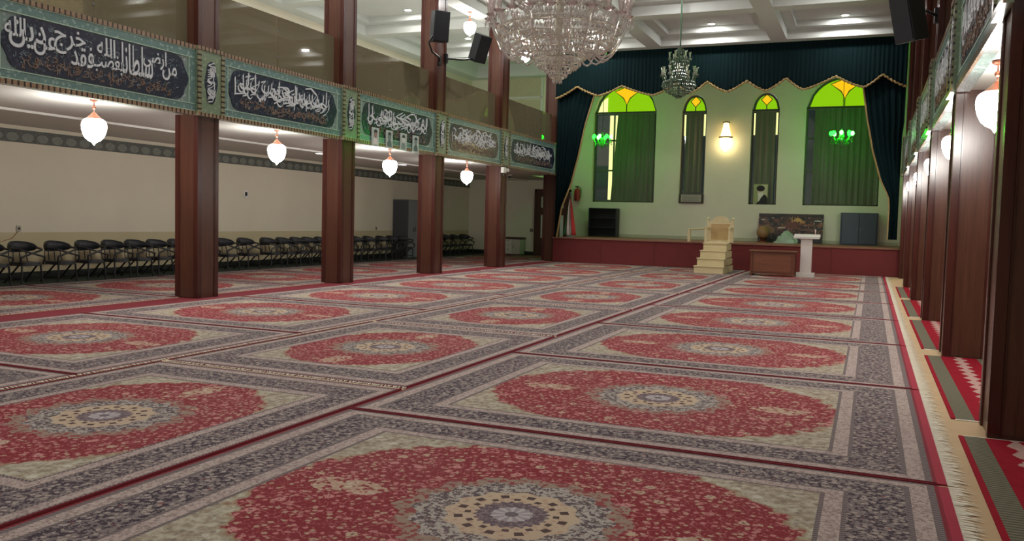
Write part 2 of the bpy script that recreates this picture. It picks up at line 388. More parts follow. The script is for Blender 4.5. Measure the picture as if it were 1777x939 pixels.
GLY = [[(0, 1), (.04, .5), (.02, 0)], [(.9, 1), (.88, .4)]+arc(.5, .35, .38, .35, 0, -170), arc(.5, .6, .5, .6, 10, -190), [(.8, .9), (.75, .5), (.4, .15), (0, 0)],
       arc(.6, .55, .3, .3, 0, 340)+[(.9, .2), (0, .05)], [(1, 1), (.1, .62), (.75, .5), (.6, .15), (0, .0)], [(0, .8), (.6, .95), (.15, .6)]+arc(.55, .35, .42, .35, 150, 340),
       [(1, .5), (.85, .2), (.7, .45), (.55, .2), (.4, .45), (.25, .1), (0, .2)], [(1, .3), (.7, .1), (.4, .12), (0, .35)], [(.0, .9), (.5, .98), (1, .7), (.6, .3), (0, .05)]]
def strokes(m, rnd, y0, y1, z0, z1, n, hs, nib, x0, x1, rows=1):
    for i in range(n):
        g = rnd.choice(GLY); t = (i+.5)/n; hh = rnd.uniform(*hs); ww = hh*rnd.uniform(.6, 1.1)
        yy = y0+(y1-y0-ww)*t*.98+rnd.uniform(-.04, .04); zz = z0+(z1-z0-hh)*rnd.random()
        yy = min(max(yy, y0), y1-ww)
        ribbon(m, [(yy+ww*a, zz+hh*b) for a, b in g], nib, .9, x0, x1)
FORMS = {}
for cp in range(0xFE70, 0xFEFD):
    d = unicodedata.decomposition(chr(cp)).split()
    if len(d) >= 2: FORMS[(d[0], ''.join(chr(int(q, 16)) for q in d[1:]))] = chr(cp)
for cp in (0xFBFC, 0xFBFD, 0xFBFE, 0xFBFF):
    d = unicodedata.decomposition(chr(cp)).split(); FORMS[(d[0], chr(int(d[1], 16)))] = chr(cp)
def shape(wd):
    L = []; i = 0
    while i < len(wd):
        if wd[i:i+2] == '\u0644\u0627': L.append('\u0644\u0627'); i += 2
        else: L.append(wd[i]); i += 1
    out = []; pj = False
    for i, c in enumerate(L):
        fwd = ('<initial>', c) in FORMS and i < len(L)-1
        k = '<medial>' if pj and fwd else '<final>' if pj else '<initial>' if fwd else '<isolated>'
        out.append(FORMS.get((k, c), c)); pj = fwd
    return ''.join(reversed(out))
def word_mesh(m, wd, y0, y1, z0, z1, x0, x1):
    cu = bpy.data.curves.new('w', 'FONT'); cu.body = shape(wd); cu.resolution_u = 3; cu.offset = .008
    ob = bpy.data.objects.new('w', cu); COL.objects.link(ob); bpy.context.view_layer.update()
    me = bpy.data.meshes.new_from_object(ob.evaluated_get(bpy.context.evaluated_depsgraph_get()))
    P = [v.co.copy() for v in me.vertices]; Fc = [tuple(p.vertices) for p in me.polygons]
    if P:
        a, b = min(p.x for p in P), max(p.x for p in P); c, d = min(p.y for p in P), max(p.y for p in P)
        V = [(x1, y0+(p.x-a)/max(b-a, 1e-6)*(y1-y0), z0+(p.y-c)/max(d-c, 1e-6)*(z1-z0)) for p in P]
        cnt = {}
        for f in Fc:
            for i in range(len(f)):
                e = (f[i], f[(i+1) % len(f)]); cnt[tuple(sorted(e))] = cnt.get(tuple(sorted(e)), 0)+1
        n = len(V); V2 = V+[(x0, v[1], v[2]) for v in V]
        m.add(V2, Fc+[(a, b, b+n, a+n) for (a, b), k in cnt.items() if k == 1])
    bpy.data.objects.remove(ob); bpy.data.curves.remove(cu); bpy.data.meshes.remove(me)
W1 = [('من',10.42,10.72,3.58,3.86),('ارضی',10.03,10.50,3.72,4.02),('سلطانا',9.62,10.22,3.55,4.01),('بغضب',9.08,9.64,3.50,3.78),('الله',9.18,9.50,3.74,4.01),
      ('فقد',8.74,9.12,3.52,3.82),('خرج',8.47,8.98,3.64,4.00),('عن',8.16,8.50,3.56,3.86),('دین',7.80,8.34,3.60,3.96),('الله',7.74,8.04,3.74,4.0)]
BAYL = 4.244-.64
def lobed(y0, y1, z0, z1):
    c = (z0+z1)/2; h = (z1-z0)/2; P = []
    for s, ye in ((1, y1), (-1, y0)):
        for i in range(13):
            a = PI/2-PI*i/12; k = .30+.03*math.cos(6*a)
            P.append((ye-s*.30+s*k*math.cos(a)*1.0, c+s*h*math.sin(a)))
    return P
def make_panel(label, seed, words=None, yc=0, group=None):
    t = thing('calligraphy_board', label, 'calligraphy panel', (0, 0, ZB), 0, group); rnd = random.Random(seed); h = BAYL/2
    MB().box(-.12, 0, -h, h, 0, ZT-ZB).build('backing', FG, t)
    for z0, z1 in ((0, .07), (1.09, 1.16)): MB().box(0, .03, -h, h, z0, z1).build('dentil_strip', DENT, t)
    for z0, z1 in ((.07, .185), (.955, 1.09)): MB().box(0, .014, -h, h, z0, z1).build('border_band', FB, t)
    for s in (-1, 1): MB().box(0, .014, s*h-(.14 if s > 0 else 0), s*h+(.14 if s < 0 else 0), .185, .955).build('border_band', FB, t)
    m = MB()
    for z in (.078, .19, .95, 1.082): m.box(.0, .02, -h+.02, h-.02, z-.006, z+.006)
    for y in (-h+.14, h-.14): m.box(.0, .02, y-.006, y+.006, .19, .95)
    m.build('border_line', LINEM, t)
    P = lobed(-h+.17, h-.17, .205, .935); ca = MB().prism(P, 'x', .0, .012).build('cartouche', NAVY, t)
    y0, y1 = -h+.3, h-.3
    m = MB()
    if words:
        for wd, a, b, c, d in words: word_mesh(m, wd, a-yc, b-yc, c-ZB, d-ZB, .006, .026)
    else:
        strokes(m, rnd, y0, y1, .48, .93, 30, (.22, .40), .038, .006, .026); strokes(m, rnd, y0, y1, .42, .78, 22, (.18, .28), .034, .006, .024)
    m.build('lettering', LETT, ca)
    m = MB(); strokes(m, rnd, y0+.12, y1-.12, .23, .48, 80, (.06, .13), .013, .006, .02); m.build('small_lettering', LETT2, ca)['kind'] = 'stuff'
    m = MB(); strokes(m, rnd, y0, y1, .25, .9, 110, (.04, .09), .011, .006, .017); o = m.build('ornament', LETT3, ca); o['kind'] = 'stuff'
    return t
def make_plaque(seed):
    t = thing('calligraphy_plaque', 'x', 'plaque', group='narrow calligraphy plaques on the columns'); rnd = random.Random(seed)
    MB().box(0, .05, -.32, .32, 0, 1.16).build('backing', FP, t)
    for z0, z1 in ((0, .06), (1.10, 1.16)): MB().box(.05, .07, -.32, .32, z0, z1).build('dentil_strip', DENT, t)
    for s in (-1, 1): MB().box(.05, .07, min(s*.32, s*.24), max(s*.32, s*.24), .06, 1.1).build('dentil_strip', DENTZ, t)
    pts = [(.14*math.cos(a)*(1+.1*math.cos(6*a)), .58+.36*math.sin(a)) for a in [2*PI*i/32 for i in range(32)]]
    c = MB().prism(pts, 'x', .05, .06).build('cartouche', NAVY, t)
    m = MB()
    for k in range(15):
        zz = .25+.038*k; g = rnd.choice(GLY[1:]); q = .2*rnd.uniform(.8, 1); yy = rnd.uniform(-.11, -.09)
        ribbon(m, [(yy+q*a, zz+.14*b) for a, b in g], .026, .9, .055, .07)
    m.build('lettering', LETT, c); return t
lbl = ['with large legible white lettering, farthest from the stage', 'with crowded silver script, fourth from the stage', 'with four small portraits hung on it', 'second from the stage', 'next to the stage curtain']
for i in range(5):
    yc = (CY[i]+CY[i+1])/2
    p = make_panel('green calligraphy board above the chairs, '+lbl[i], 30+i, W1 if i == 0 else None, yc, 'calligraphy panels')
    p.location = (XL-.01, yc, ZB)
    if i == 4: p.location.y = 26.69
    if i: q = copy_tree(p)
    else: q = make_panel('x', 60, None, 0, 'calligraphy panels')
    if i == 4: p.scale.y = 1.21
    place(q, (XR+.01, yc, ZB), PI, f'green calligraphy board above the runner rugs, {ORD[4-i]} from the stage')
pq0 = make_plaque(5); first = True
for side, x, rz in (('above the chairs', XL, 0), ('above the runner rugs', XR, PI)):
    for i, y in enumerate(CY):
        if side != 'above the chairs' and i == 0: pass
        q = pq0 if first else copy_tree(pq0); first = False
        if i == 5 and x < -5: y = 29.2
        place(q, (x, y, ZB), rz, f'narrow upright calligraphy plaque on the gallery {side}, {ORD[5-i]} from the stage')
# glass balustrade
def make_glass():
    t = thing('glass_balustrade', 'x', 'balustrade', group='smoked glass balustrades'); h = (4.244-.5)/2
    for s in (-1, 1): MB().box(-.006, .006, min(s*.003, s*h), max(s*.003, s*h), -.26, ZG-ZT).build('pane', GLASSB, t)
    po = MB().box(-.11, -.008, -.07, .07, -.26, .9).build('post', WOODM, t, bevel=.008)
    for z in (.25, .75): MB().lathe([(.018, 0), (.018, .03)], 10).build('clamp', STEEL, po, 40, loc=(.0, 0, z))
    return t
gl0 = make_glass(); first = True
for side, x, rz in (('over the chairs', XL-.25, 0), ('over the runner rugs', XR+.25, PI)):
    for i in range(5):
        q = gl0 if first else copy_tree(gl0); first = False
        if i == 4 and x < -5: q.scale.y = 1.19
        place(q, (x, 26.69 if i == 4 and x < -5 else (CY[i]+CY[i+1])/2, ZT), rz, f'smoked glass balustrade on the gallery {side}, {ORD[4-i]} bay from the stage')

# ------------------------------------------------------------------ rugs
FRI = plain('rug_fringe', rgb(214, 208, 190), .9, .25, 30)
ENDB = plain('rug_end_band', rgb(146, 20, 46), .9)
BIND = plain('rug_binding', rgb(108, 16, 30), .9)
def make_rug(LX, LY, mat, fringe=(1, 1)):
    t = thing('rug', 'x', 'rug', group='red medallion rugs')
    MB().box(-LX/2, LX/2, -LY/2, LY/2, 0.001, .012).build('pile', mat, t)
    for s in (-1, 1):
        path = [(-LX/2+LX*k/10, s*(LY/2-.009), .012) for k in range(11)]
        MB().tube(path, .009, 6).build('binding', BIND, t, 50)
    for s in (-1, 1):
        e = fringe[0 if s < 0 else 1]
        if not e: continue
        if e == 2: MB().box(s*LX/2, s*(LX/2+.06), -LY/2+.02, LY/2-.02, .001, .010).build('end_band', ENDB, t)
        x0 = LX/2+(.06 if e == 2 else 0); m = MB(); rnd = random.Random(3); n = int(LY*55)
        for k in range(n):
            y = -LY/2+LY*(k+.5)/n; L = rnd.uniform(.07, .14) if e == 2 else rnd.uniform(.03, .05); j = rnd.uniform(-.03, .03); wd = .006
            m.add([(s*(x0-.005), y-wd, .011), (s*(x0-.005), y+wd, .011), (s*(x0+L*.6), y+wd+j*.5, .010), (s*(x0+L*.6), y-wd+j*.5, .010), (s*(x0+L), y+j, .003)],
                  [(0, 1, 2, 3), (3, 2, 4)])
        m.build('fringe', FRI, t)
    return t
def rug_row(proto, spots, rz, phrase):
    for i, (x, y) in enumerate(spots):
        r = proto if i == 0 else copy_tree(proto)
        place(r, (x, y, 0), rz, f'red medallion rug {phrase}, {ORD[len(spots)-1-i]} from the stage')
        if y > 26.5: r.scale = {28.28: (1, .25, 1), 27.12: (.78, 1, 1), 26.76: (1, 1.125, 1)}.get(y, (1, .66, 1) if y == 31.78 else (1, 1, 1))
rA = make_rug(4.06, 3.185, rug_mat('rug_a', 4.06, 3.185, 1), (0, 2))
rug_row(rA, [(-1.60, 3.88+3.2*i) for i in range(8)]+[(-1.60, 28.28)], 0, 'in the row along the tan strip')
rB = make_rug(3.75, 2.73, rug_mat('rug_b', 3.75, 2.73, 2), (1, 1))
rug_row(rB, [(-5.02, 4.43+3.85*i) for i in range(6)]+[(-5.02, 27.12)], PI/2, 'laid lengthwise in the middle row')
rC = make_rug(3.76, 3.235, rug_mat('rug_c', 3.76, 3.235, 3), (0, 1))
rug_row(rC, [(-8.37, 3.79+3.25*i) for i in range(7)]+[(-8.37, 26.76)], 0, 'in the row along the columns beside the chairs')
rD = copy_tree(rC)
rug_row(rD, [(-12.83, 9.55+3.25*i) for i in range(7)]+[(-12.83, 31.78)], 0, 'in the side aisle before the chairs')
tag(MB().box(-10.88, -10.27, 6.0, 28.6, .0005, .0045).build('red_runner', plain('red_felt', rgb(114, 30, 42), .95, .2, 5)), 'plain red runner carpet laid under the columns beside the chairs', 'carpet')
tag(MB().box(-15.92, -14.76, 8.0, 32.9, .0005, .004).build('green_carpet_strip', plain('dark_green_felt', rgb(34, 48, 40), .95, .2, 5)), 'dark green carpet strip along the wall under the chairs', 'carpet')
KI = kilim_mat()
kb = [(3.3, 6.93)]+[(CY[i]+.27, CY[i+1]-.27) for i in range(4)]
for i, (a, b) in enumerate(kb):
    t = thing('runner_rug', f'red runner rug with zigzag stripe between the columns, {ORD[len(kb)-1-i]} from the stage', 'rug', (1.02, (a+b)/2, 0), 0, 'zigzag runner rugs')
    m = MB(); m.box(-.36, .36, (a-b)/2+.03, (b-a)/2-.03, .001, .010); m.build('pile', KI, t)
    for s in (-1, 1):
        m = MB(); m.box(-.33, .33, min(s*(b-a)/2, s*((b-a)/2-.04)), max(s*(b-a)/2, s*((b-a)/2-.04)), .001, .006); m.build('fringe', FRI, t)

# ------------------------------------------------------------------ stage
STG = plain('red_stage_cloth', rgb(104, 38, 37), .8, .12, 4)
st = thing('stage', 'raised stage with dark red front across the hall end', 'stage', (0, 0, 0))
MB().box(-10.52, 1.2, 28.78, YB-.03, 0, ZS-.03).build('platform', plain('stage_core', rgb(90, 40, 36), .8), st)
xs = [-10.52, -8.7, -6.8, -4.9, -3.0, -1.1, .9]
for a, b in zip(xs, xs[1:]): MB().box(a+.004, b-.004, 28.74, 28.785, .02, ZS-.05).build('front_panel', STG, st)
MB().box(-10.52, 1.2, 28.70, YB-.03, ZS-.045, ZS).build('deck', wood('deck_wood', rgb(106, 66, 50), rgb(140, 92, 70), .5, 0), st)
struct(MB().box(-10.5, .9, YB-.03, YB, ZS, ZS+.12).build('baseboard_stage', plain('cream_skirting', rgb(178, 176, 150), .6)))

# green velvet curtain: valance and two drapes
VEL = NT('green_velvet'); VEL = VEL.fin(VEL.mix(VEL.noise(VEL.scale(VEL.obj(), (9, 1, .3)), 2, 3), rgb(3, 20, 23), rgb(6, 31, 33)), .85, 0, .12)
CURT = NT('window_curtain_cloth'); CURT = CURT.fin(CURT.mix(CURT.noise(CURT.scale(CURT.obj(), (12, 1, .2)), 2, 3), rgb(80, 84, 72), rgb(124, 126, 110)), .85, 0, .15)
def cloth(name, mat, parent, xa, xb, z_lo, z_hi, y, amp, wl, nx, nz, thick=.012, seed=0):
    """folded cloth sheet: xa(t), xb(t) give the side edges and z_lo(s) the hem (t 0 top..1 bottom, s 0..1 across)"""
    rnd = random.Random(seed); ph = [rnd.uniform(0, 6) for _ in range(4)]; vs = []; fs = []
    for j in range(nz+1):
        t = j/nz
        for i in range(nx+1):
            s = i/nx; L = xb(0)-xa(0); u = s*L/wl*2*PI
            yy = y+amp*(math.sin(u+ph[0]+.4*math.sin(u*.37+ph[1]))+.35*math.sin(2.3*u+ph[2]))*(.55+.45*t)
            x = xa(t)+(xb(t)-xa(t))*s; vs.append((x, yy, z_hi+(z_lo(s)-z_hi)*t))
    n = len(vs); vs += [(a, b+thick, c) for a, b, c in vs]; W = nx+1
    for j in range(nz):
        for i in range(nx):
            a = j*W+i; q = (a, a+1, a+W+1, a+W); fs += [q, tuple(k+n for k in reversed(q))]
    for i in range(nx):
        for b in (i, nz*W+i): fs.append((b, b+1, b+1+n, b+n))
    for j in range(nz):
        for b in (j*W, j*W+nx): fs.append((b, b+W, b+W+n, b+n))
    return MB().add(vs, fs).build(name, mat, parent, 80), [vs[nz*W+i] for i in range(W)], [[vs[j*W] for j in range(nz+1)], [vs[j*W+nx] for j in range(nz+1)]]
HEM = [(-10.53, 5.80), (-9.7, 6.20), (-8.91, 5.86), (-8.09, 6.17), (-7.0, 5.82), (-6.2, 6.18), (-5.75, 5.84), (-5.19, 6.20), (-4.54, 5.85), (-3.91, 6.18), (-3.32, 5.84), (-2.70, 6.22),
       (-2.17, 5.84), (-1.22, 6.22), (-.40, 5.85), (.12, 6.22), (.80, 5.83)]
def hem(x):
    for (a, za), (b, zb) in zip(HEM, HEM[1:]):
        if a <= x <= b:
            t = (x-a)/(b-a); k = math.sin(t*PI/2) if zb < za else 1-math.cos(t*PI/2)
            k = t*.55+k*.45
            return za+(zb-za)*k
    return 5.82
YCU = 28.55
va = thing('stage_valance', 'long dark green valance with scalloped gold-edged hem above the stage', 'curtain', (0, 0, 0))
xa, xb = -10.5, .80
_, edge, _ = cloth('cloth', VEL, va, lambda t: xa, lambda t: xb, lambda s: hem(xa+(xb-xa)*s), ZC-.005, YCU, .016, .13, 620, 10, seed=1)
MB().tube([(x, y-.03+.012*math.sin(i*.9), z-.02+.018*math.sin(i*1.1)) for i, (x, y, z) in enumerate(edge)][::2], .034, 6).build('gold_fringe', GOLD, va, 60)
def interp(T, t):
    for (a, x), (b, y) in zip(T, T[1:]):
        if a <= t <= b: return x+(y-x)*(t-a)/(b-a)
    return T[-1][1]
def drape(label, ea, eb, z1, z0, inner, seed):
    t = thing('stage_drape', label, 'curtain', (0, 0, 0), 0, 'stage side drapes')
    _, e, sd = cloth('cloth', VEL, t, lambda k: interp(ea, k), lambda k: interp(eb, k), lambda s: z0, z1, YCU+.16, .035, .2, 70, 40, seed=seed)
    MB().tube([(x, y-.02, z) for x, y, z in sd[inner]], .03, 6).build('gold_edge', GOLD, t, 60); return t
drape('dark green drape gathered beside the flag at the stage end', [(0, -10.5), (1, -10.46)], [(0, -9.0), (.087, -9.12), (.26, -9.4), (.465, -9.62), (.652, -9.87), (.806, -10.2), (1, -10.35)], 6.3, .9, 1, 4)
drape('dark green drape tied back beside the columns of the runner rugs', [(0, -.45), (.1, -.4), (.27, -.26), (.47, -.05), (.64, .21), (.745, .47), (.8, .5), (1, .5)], [(0, .80), (.3, .80), (.38, .76), (1, .76)], 6.3, 1.16, 0, 8)

# ------------------------------------------------------------------ stage windows
GREENP = emis('green_pane', rgb(128, 186, 6), 1.0); YELP = emis('amber_pane', rgb(240, 178, 20), 1.1); PALEP = emis('daylit_pane', rgb(226, 226, 150), 1.2)
MIRR = glassy('dark_window_glass', (.25, .28, .24, 1), .05, .3, rgb(60, 70, 60), .05)
FRAME = plain('window_frame', rgb(92, 94, 78), .5)
for wi, (x0, x1, zs, zt, kind) in enumerate(WIN):
    wn = thing('window_%d' % (wi+1), ['wide arched window with half drawn curtain behind the left drape', 'narrow arched window holding the air conditioner', 'narrow arched window holding a portrait', 'wide arched window with fully drawn curtain'][wi], 'window')
    wn['kind'] = 'structure'; del wn['category']
    c = (x0+x1)/2; h = (x1-x0)/2; Y0 = YB+.2
    A = arch_pts(x0+.05, x1-.05, zs, zt-.05)
    pane = YB+.27
    # lunette panes: green sides, amber kite in the middle
    kw = h*.36; apex = zt-.05
    top = [p for p in A]
    def cut(z): return kw*max(0, (z-zs)/(apex-zs))**1.0
    kb_ = zs+.30*(apex-zs)
    kite = [(c, kb_), (c+kw*.30, zs+(apex-zs)*.55), (c+kw*1.05, zs+(apex-zs)*.80), (c, apex), (c-kw*1.05, zs+(apex-zs)*.80), (c-kw*.30, zs+(apex-zs)*.55)] if kind == 'big' else [(c, zs+.3*(apex-zs)), (c+kw*1.1, zs+.66*(apex-zs)), (c, apex), (c-kw*1.1, zs+.66*(apex-zs))]
    old_ = [(c, zs+.04), (c+kw*.55, zs+(apex-zs)*.45), (c+kw, zs+(apex-zs)*.62), (c+kw*.5, apex-(apex-zs)*.12), (c, apex), (c-kw*.5, apex-(apex-zs)*.12), (c-kw, zs+(apex-zs)*.62), (c-kw*.55, zs+(apex-zs)*.45)]
    MB().prism([p for p in A]+[], 'y', pane, pane+.01).build('pane', GREENP, wn)
    MB().prism(kite, 'y', pane-.012, pane-.001).build('pane', YELP, wn)
    if wi == 0: MB().prism([(x0+.05, zs+.01), (x0+.5, zs+.01), (x0+.5, zs+.62), (x0+.3, zs+.5)], 'y', pane-.01, pane-.001).build('pane', PALEP, wn)
    lead = MB(); lead.tube([(p[0], pane-.015, p[1]) for p in kite], .022, 6, True); lead.tube([(p[0], pane-.01, p[1]) for p in A], .045, 6)
    lead.tube([(c, pane-.015, zs), (c, pane-.015, kb_)], .022, 6); lead.build('lead_strip', FRAME, wn)
    fr = MB(); fr.box(x0, x1, Y0, Y0+.09, zs-.05, zs+.03); fr.box(x0, x0+.06, Y0, Y0+.09, ZSILL, zs); fr.box(x1-.06, x1, Y0, Y0+.09, ZSILL, zs); fr.box(x0, x1, Y0, Y0+.09, ZSILL, ZSILL+.06)
    if kind == 'big':
        for z in (3.55, 4.75): fr.box(x0, x1, Y0+.02, Y0+.08, z-.03, z+.03)
        fr.box(x0+.78, x0+.84, Y0+.02, Y0+.08, ZSILL, zs)
    fr.build('window_frame', FRAME, wn)
    MB().box(x0, x1, Y0+.1, Y0+.11, ZSILL, zs).build('pane', MIRR, wn)
    if wi == 0: MB().box(x0+.6, x0+1.05, Y0+.09, Y0+.098, ZSILL+.1, zs-.1).build('pane', PALEP, wn)
    if kind == 'small':
        for q in (x0+.06, x1-.16): MB().box(q, q+.10, Y0+.09, Y0+.098, 4.9, zs-.1).build('pane', PALEP, wn)
    lab = 'grey-green folded curtain '+['drawn over part of the wide window near the flag', 'in the narrow window with the air conditioner', 'in the narrow window with the portrait', 'covering the wide window above the bookcase'][wi]
    ct = thing('window_curtain', lab, 'curtain', (0, 0, 0), 0, 'window curtains')
    ca, cb = {0: (x0+.98, x1-.06), 1: (x0+.16, x1-.12), 2: (x0+.14, x1-.12), 3: (x0+.30, x1-.02)}[wi]
    fl0 = .22 if wi == 0 else 0
    cloth('cloth', CURT, ct, lambda t: ca-fl0*t, lambda t: cb, lambda s: ZSILL+(.42 if wi == 1 else .05), zs-.07, YB+.10, .035, .22, int((cb-ca)*44), 6, seed=wi+3)
    MB().tube([(x0+.02, YB+.1, zs-.06), (x1-.02, YB+.1, zs-.06)], .014, 8).build('rail', STEEL, ct, 50)

# ------------------------------------------------------------------ pulpit, desk, lectern and things on the stage
OAK = wood('pale_oak', rgb(186, 170, 128), rgb(212, 198, 158), .5, 0)
mi = thing('pulpit', 'pale wooden stepped pulpit with arched backrest before the stage', 'pulpit', (-4.43, 25.72, .012))
Wm = .43; n = 4; sd = .34; sh = .225
for k in range(n):
    MB().box(-Wm+.025*k, Wm-.025*k, sd*k, 2.0, sh*k, sh*(k+1)-.03).build('riser', OAK, mi, bevel=.004)
    MB().box(-Wm+.025*k-.02, Wm-.025*k+.02, sd*k-.03, sd*(k+1)+.02, sh*(k+1)-.03, sh*(k+1)).build('tread', OAK, mi, bevel=.006)
MB().box(-.36, .36, 1.36, 2.0, .9, .93).build('seat', OAK, mi, bevel=.006)
bk = [(-.36, .93), (.36, .93), (.36, 1.58)]+[(.36*math.cos(a)*.75, 1.58+.17*math.sin(a)) for a in [PI*i/12 for i in range(13)]]+[(-.36, 1.58)]
MB().prism(bk, 'y', 1.94, 2.0).build('backrest', OAK, mi)
MB().box(-.29, .29, 1.925, 1.945, 1.0, 1.5).build('back_panel', wood('oak_panel', rgb(160, 132, 84), rgb(190, 164, 112), .5, 0), mi, bevel=.006)
for s in (-1, 1):
    MB().box(s*.37-.03, s*.37+.03, 1.38, 1.45, .9, 1.34).build('post', OAK, mi, bevel=.006)
    MB().box(s*.37-.04, s*.37+.04, 1.36, 2.0, 1.34, 1.40).build('armrest', OAK, mi, bevel=.008)
    p = MB().box(s*.39-.03, s*.39+.03, 1.93, 1.99, .9, 1.62).build('post', OAK, mi, bevel=.006)
    MB().sphere((s*.39, 1.96, 1.66), .04).build('finial', OAK, p, 60)
MB().box(-1.27, -1.17, 3.08, 3.18, ZS-.012, 1.31).build('handrail_post', OAK, mi, bevel=.006)
MB().tube([(-1.22, 3.13, 1.29), (-.39, 1.97, 1.35)], .028, 8).build('handrail', OAK, mi, 50)

dk = thing('desk', 'low brown wooden desk beside the white lectern', 'desk', (-2.62, 26.28, .012))
DW = wood('desk_wood', rgb(84, 44, 28), rgb(116, 66, 44), .4, 0)
MB().box(-.68, .68, -.36, .36, .71, .75).build('desk_top', DW, dk, bevel=.006)
MB().box(-.58, .58, -.30, -.27, .06, .71).build('front_panel', DW, dk, bevel=.003)
for s in (-1, 1):
    MB().box(s*.6-.025, s*.6+.025, -.32, .32, .04, .71).build('side_panel', DW, dk, bevel=.004)
    MB().box(s*.6-.04, s*.6+.04, -.34, .34, 0, .05).build('foot', DW, dk, bevel=.006)
MB().box(-.52, .52, -.31, -.30, .12, .64).build('raised_panel', wood('desk_panel', rgb(92, 52, 34), rgb(126, 76, 52), .4, 0), dk, bevel=.004)

LEC = plain('white_lectern_paint', rgb(206, 200, 194), .5, .06)
le = thing('lectern', 'white pillar lectern with flat slab top beside the desk', 'lectern', (-1.71, 26.4, .012))
MB().box(-.25, .25, -.2, .2, 0, .13).build('base', LEC, le, bevel=.008)
MB().box(-.155, .155, -.13, .13, .13, 1.14).build('pillar', LEC, le, bevel=.006)
MB().add([(-.36, -.24, 1.13), (.36, -.24, 1.13), (.36, .24, 1.20), (-.36, .24, 1.20), (-.36, -.24, 1.19), (.36, -.24, 1.19), (.36, .24, 1.26), (-.36, .24, 1.26)],
         [(3, 2, 1, 0), (4, 5, 6, 7), (0, 1, 5, 4), (1, 2, 6, 5), (2, 3, 7, 6), (3, 0, 4, 7)]).build('top', LEC, le)
MB().lathe([(.03, 0), (.03, .01), (.012, .02), (.012, .08), (.02, .1), (.02, .16), (.005, .175)], 10).build('microphone', plain('pink_grey', rgb(200, 176, 170), .5), le, 50, loc=(.22, .1, 1.24))

def bookcase(label, x0, x1, z1, cmat, shelves):
    t = thing('bookcase', label, 'bookcase', ((x0+x1)/2, 32.72, ZS)); w = (x1-x0)/2; h = z1-ZS
    MB().box(-w, w, .2, .22, 0, h).build('back_panel', cmat, t)
    for s in (-1, 1): MB().box(s*w-.02, s*w+.02, -.2, .22, 0, h).build('side_panel', cmat, t)
    for k in range(shelves+1): MB().box(-w+.02, w-.02, -.19, .2, max(0, h*k/shelves-.025), max(.025, h*k/shelves)).build('shelf', cmat, t)
    return t
bl = bookcase('dark open bookcase on the stage near the fire extinguisher', -10.40, -9.28, 2.02, plain('charcoal_board', rgb(40, 44, 44), .5), 3)
b2 = bookcase('slate blue cabinet on the stage beneath the wide window by the drape', -.98, .22, 2.03, plain('slate_board', rgb(66, 74, 88), .5), 2)
for s in (-1, 1):
    d = MB().box(min(s*.005, s*.57), max(s*.005, s*.57), -.235, -.205, .03, 1.11).build('door', plain('slate_door', rgb(70, 80, 94), .45), b2, bevel=.004)
    MB().box(s*.06-.008, s*.06+.008, -.26, -.235, .5, .62).build('handle', STEEL, d)

# panoramic night print leaning on the stage wall
n = NT('shrine_night_print'); co = n.obj(); sp = n.n('ShaderNodeSeparateXYZ'); n.put(sp.inputs[0], co); z = sp.outputs[2]; x = sp.outputs[0]
v = n.vor(co, 11); glow = n.noise(n.scale(co, (2.5, 1, 5)), 1.6, 4)
dom = n.M('MULTIPLY', n.M('SUBTRACT', 1.0, n.M('ABSOLUTE', n.M('DIVIDE', n.M('SUBTRACT', z, .62), .55))), n.smooth(glow, .35, .75))
colr = n.mix(dom, rgb(20, 24, 28), rgb(150, 96, 72)); colr = n.mix(n.M('MULTIPLY', n.M('LESS_THAN', v.outputs[0], .16), n.step(n.M('SUBTRACT', .95, z), 0)), colr, rgb(220, 196, 176))
pm = n.fin(colr, .35)
pc = thing('panorama_print', 'large dark night panorama print with golden domes leaning on the stage wall', 'picture', (-2.73, 32.768, ZS), 0)
MB().add([(-1.14, 0, 0), (1.14, 0, 0), (1.14, .2, 1.06), (-1.14, .2, 1.06), (-1.14, .03, 0), (1.14, .03, 0), (1.14, .23, 1.06), (-1.14, .23, 1.06)],
         [(0, 1, 2, 3), (4, 5, 6, 7), (0, 1, 5, 4), (1, 2, 6, 5), (2, 3, 7, 6), (3, 0, 4, 7)]).build('print', pm, pc)
def tilt(z): return z*.2/1.06
for (xx, zz, ww, hh, cc) in [(.05, .5, .22, .3, rgb(110, 66, 60)), (-.85, .35, .32, .3, rgb(120, 90, 66)), (.25, .78, .16, .14, rgb(196, 150, 90)), (.42, .72, .1, .1, rgb(180, 130, 80)), (.95, .8, .14, .04, rgb(190, 196, 190)), (-.98, .82, .1, .03, rgb(180, 180, 180)), (.62, .45, .3, .08, rgb(110, 80, 74))]:
    pts = [(xx+ww*math.cos(a), zz+hh*max(0, math.sin(a))) for a in [PI*i/10 for i in range(11)]]
    MB().add([(p, tilt(q)-.002, q) for p, q in pts], [tuple(range(11))]).build('printed_dome', plain('dome_ink', cc, .4, .4, 14), pc)
for k in range(7): MB().add([(.07+dx, tilt(zq)-.004, zq) for dx, zq in ((-.012-.5+k*.04, .52), (.012-.5+k*.04, .52), (.012-.5+k*.04, .56), (-.012-.5+k*.04, .56))], [(0, 1, 2, 3)]).build('printed_light', plain('light_ink', rgb(230, 214, 206), .4), pc)
for xx in (.05, .24): MB().add([(xx-.02, tilt(.75)-.004, .75), (xx+.02, tilt(.75)-.004, .75), (xx, tilt(1.02)-.004, 1.02)], [(0, 1, 2)]).build('printed_minaret', plain('minaret_ink', rgb(210, 160, 96), .4), pc)

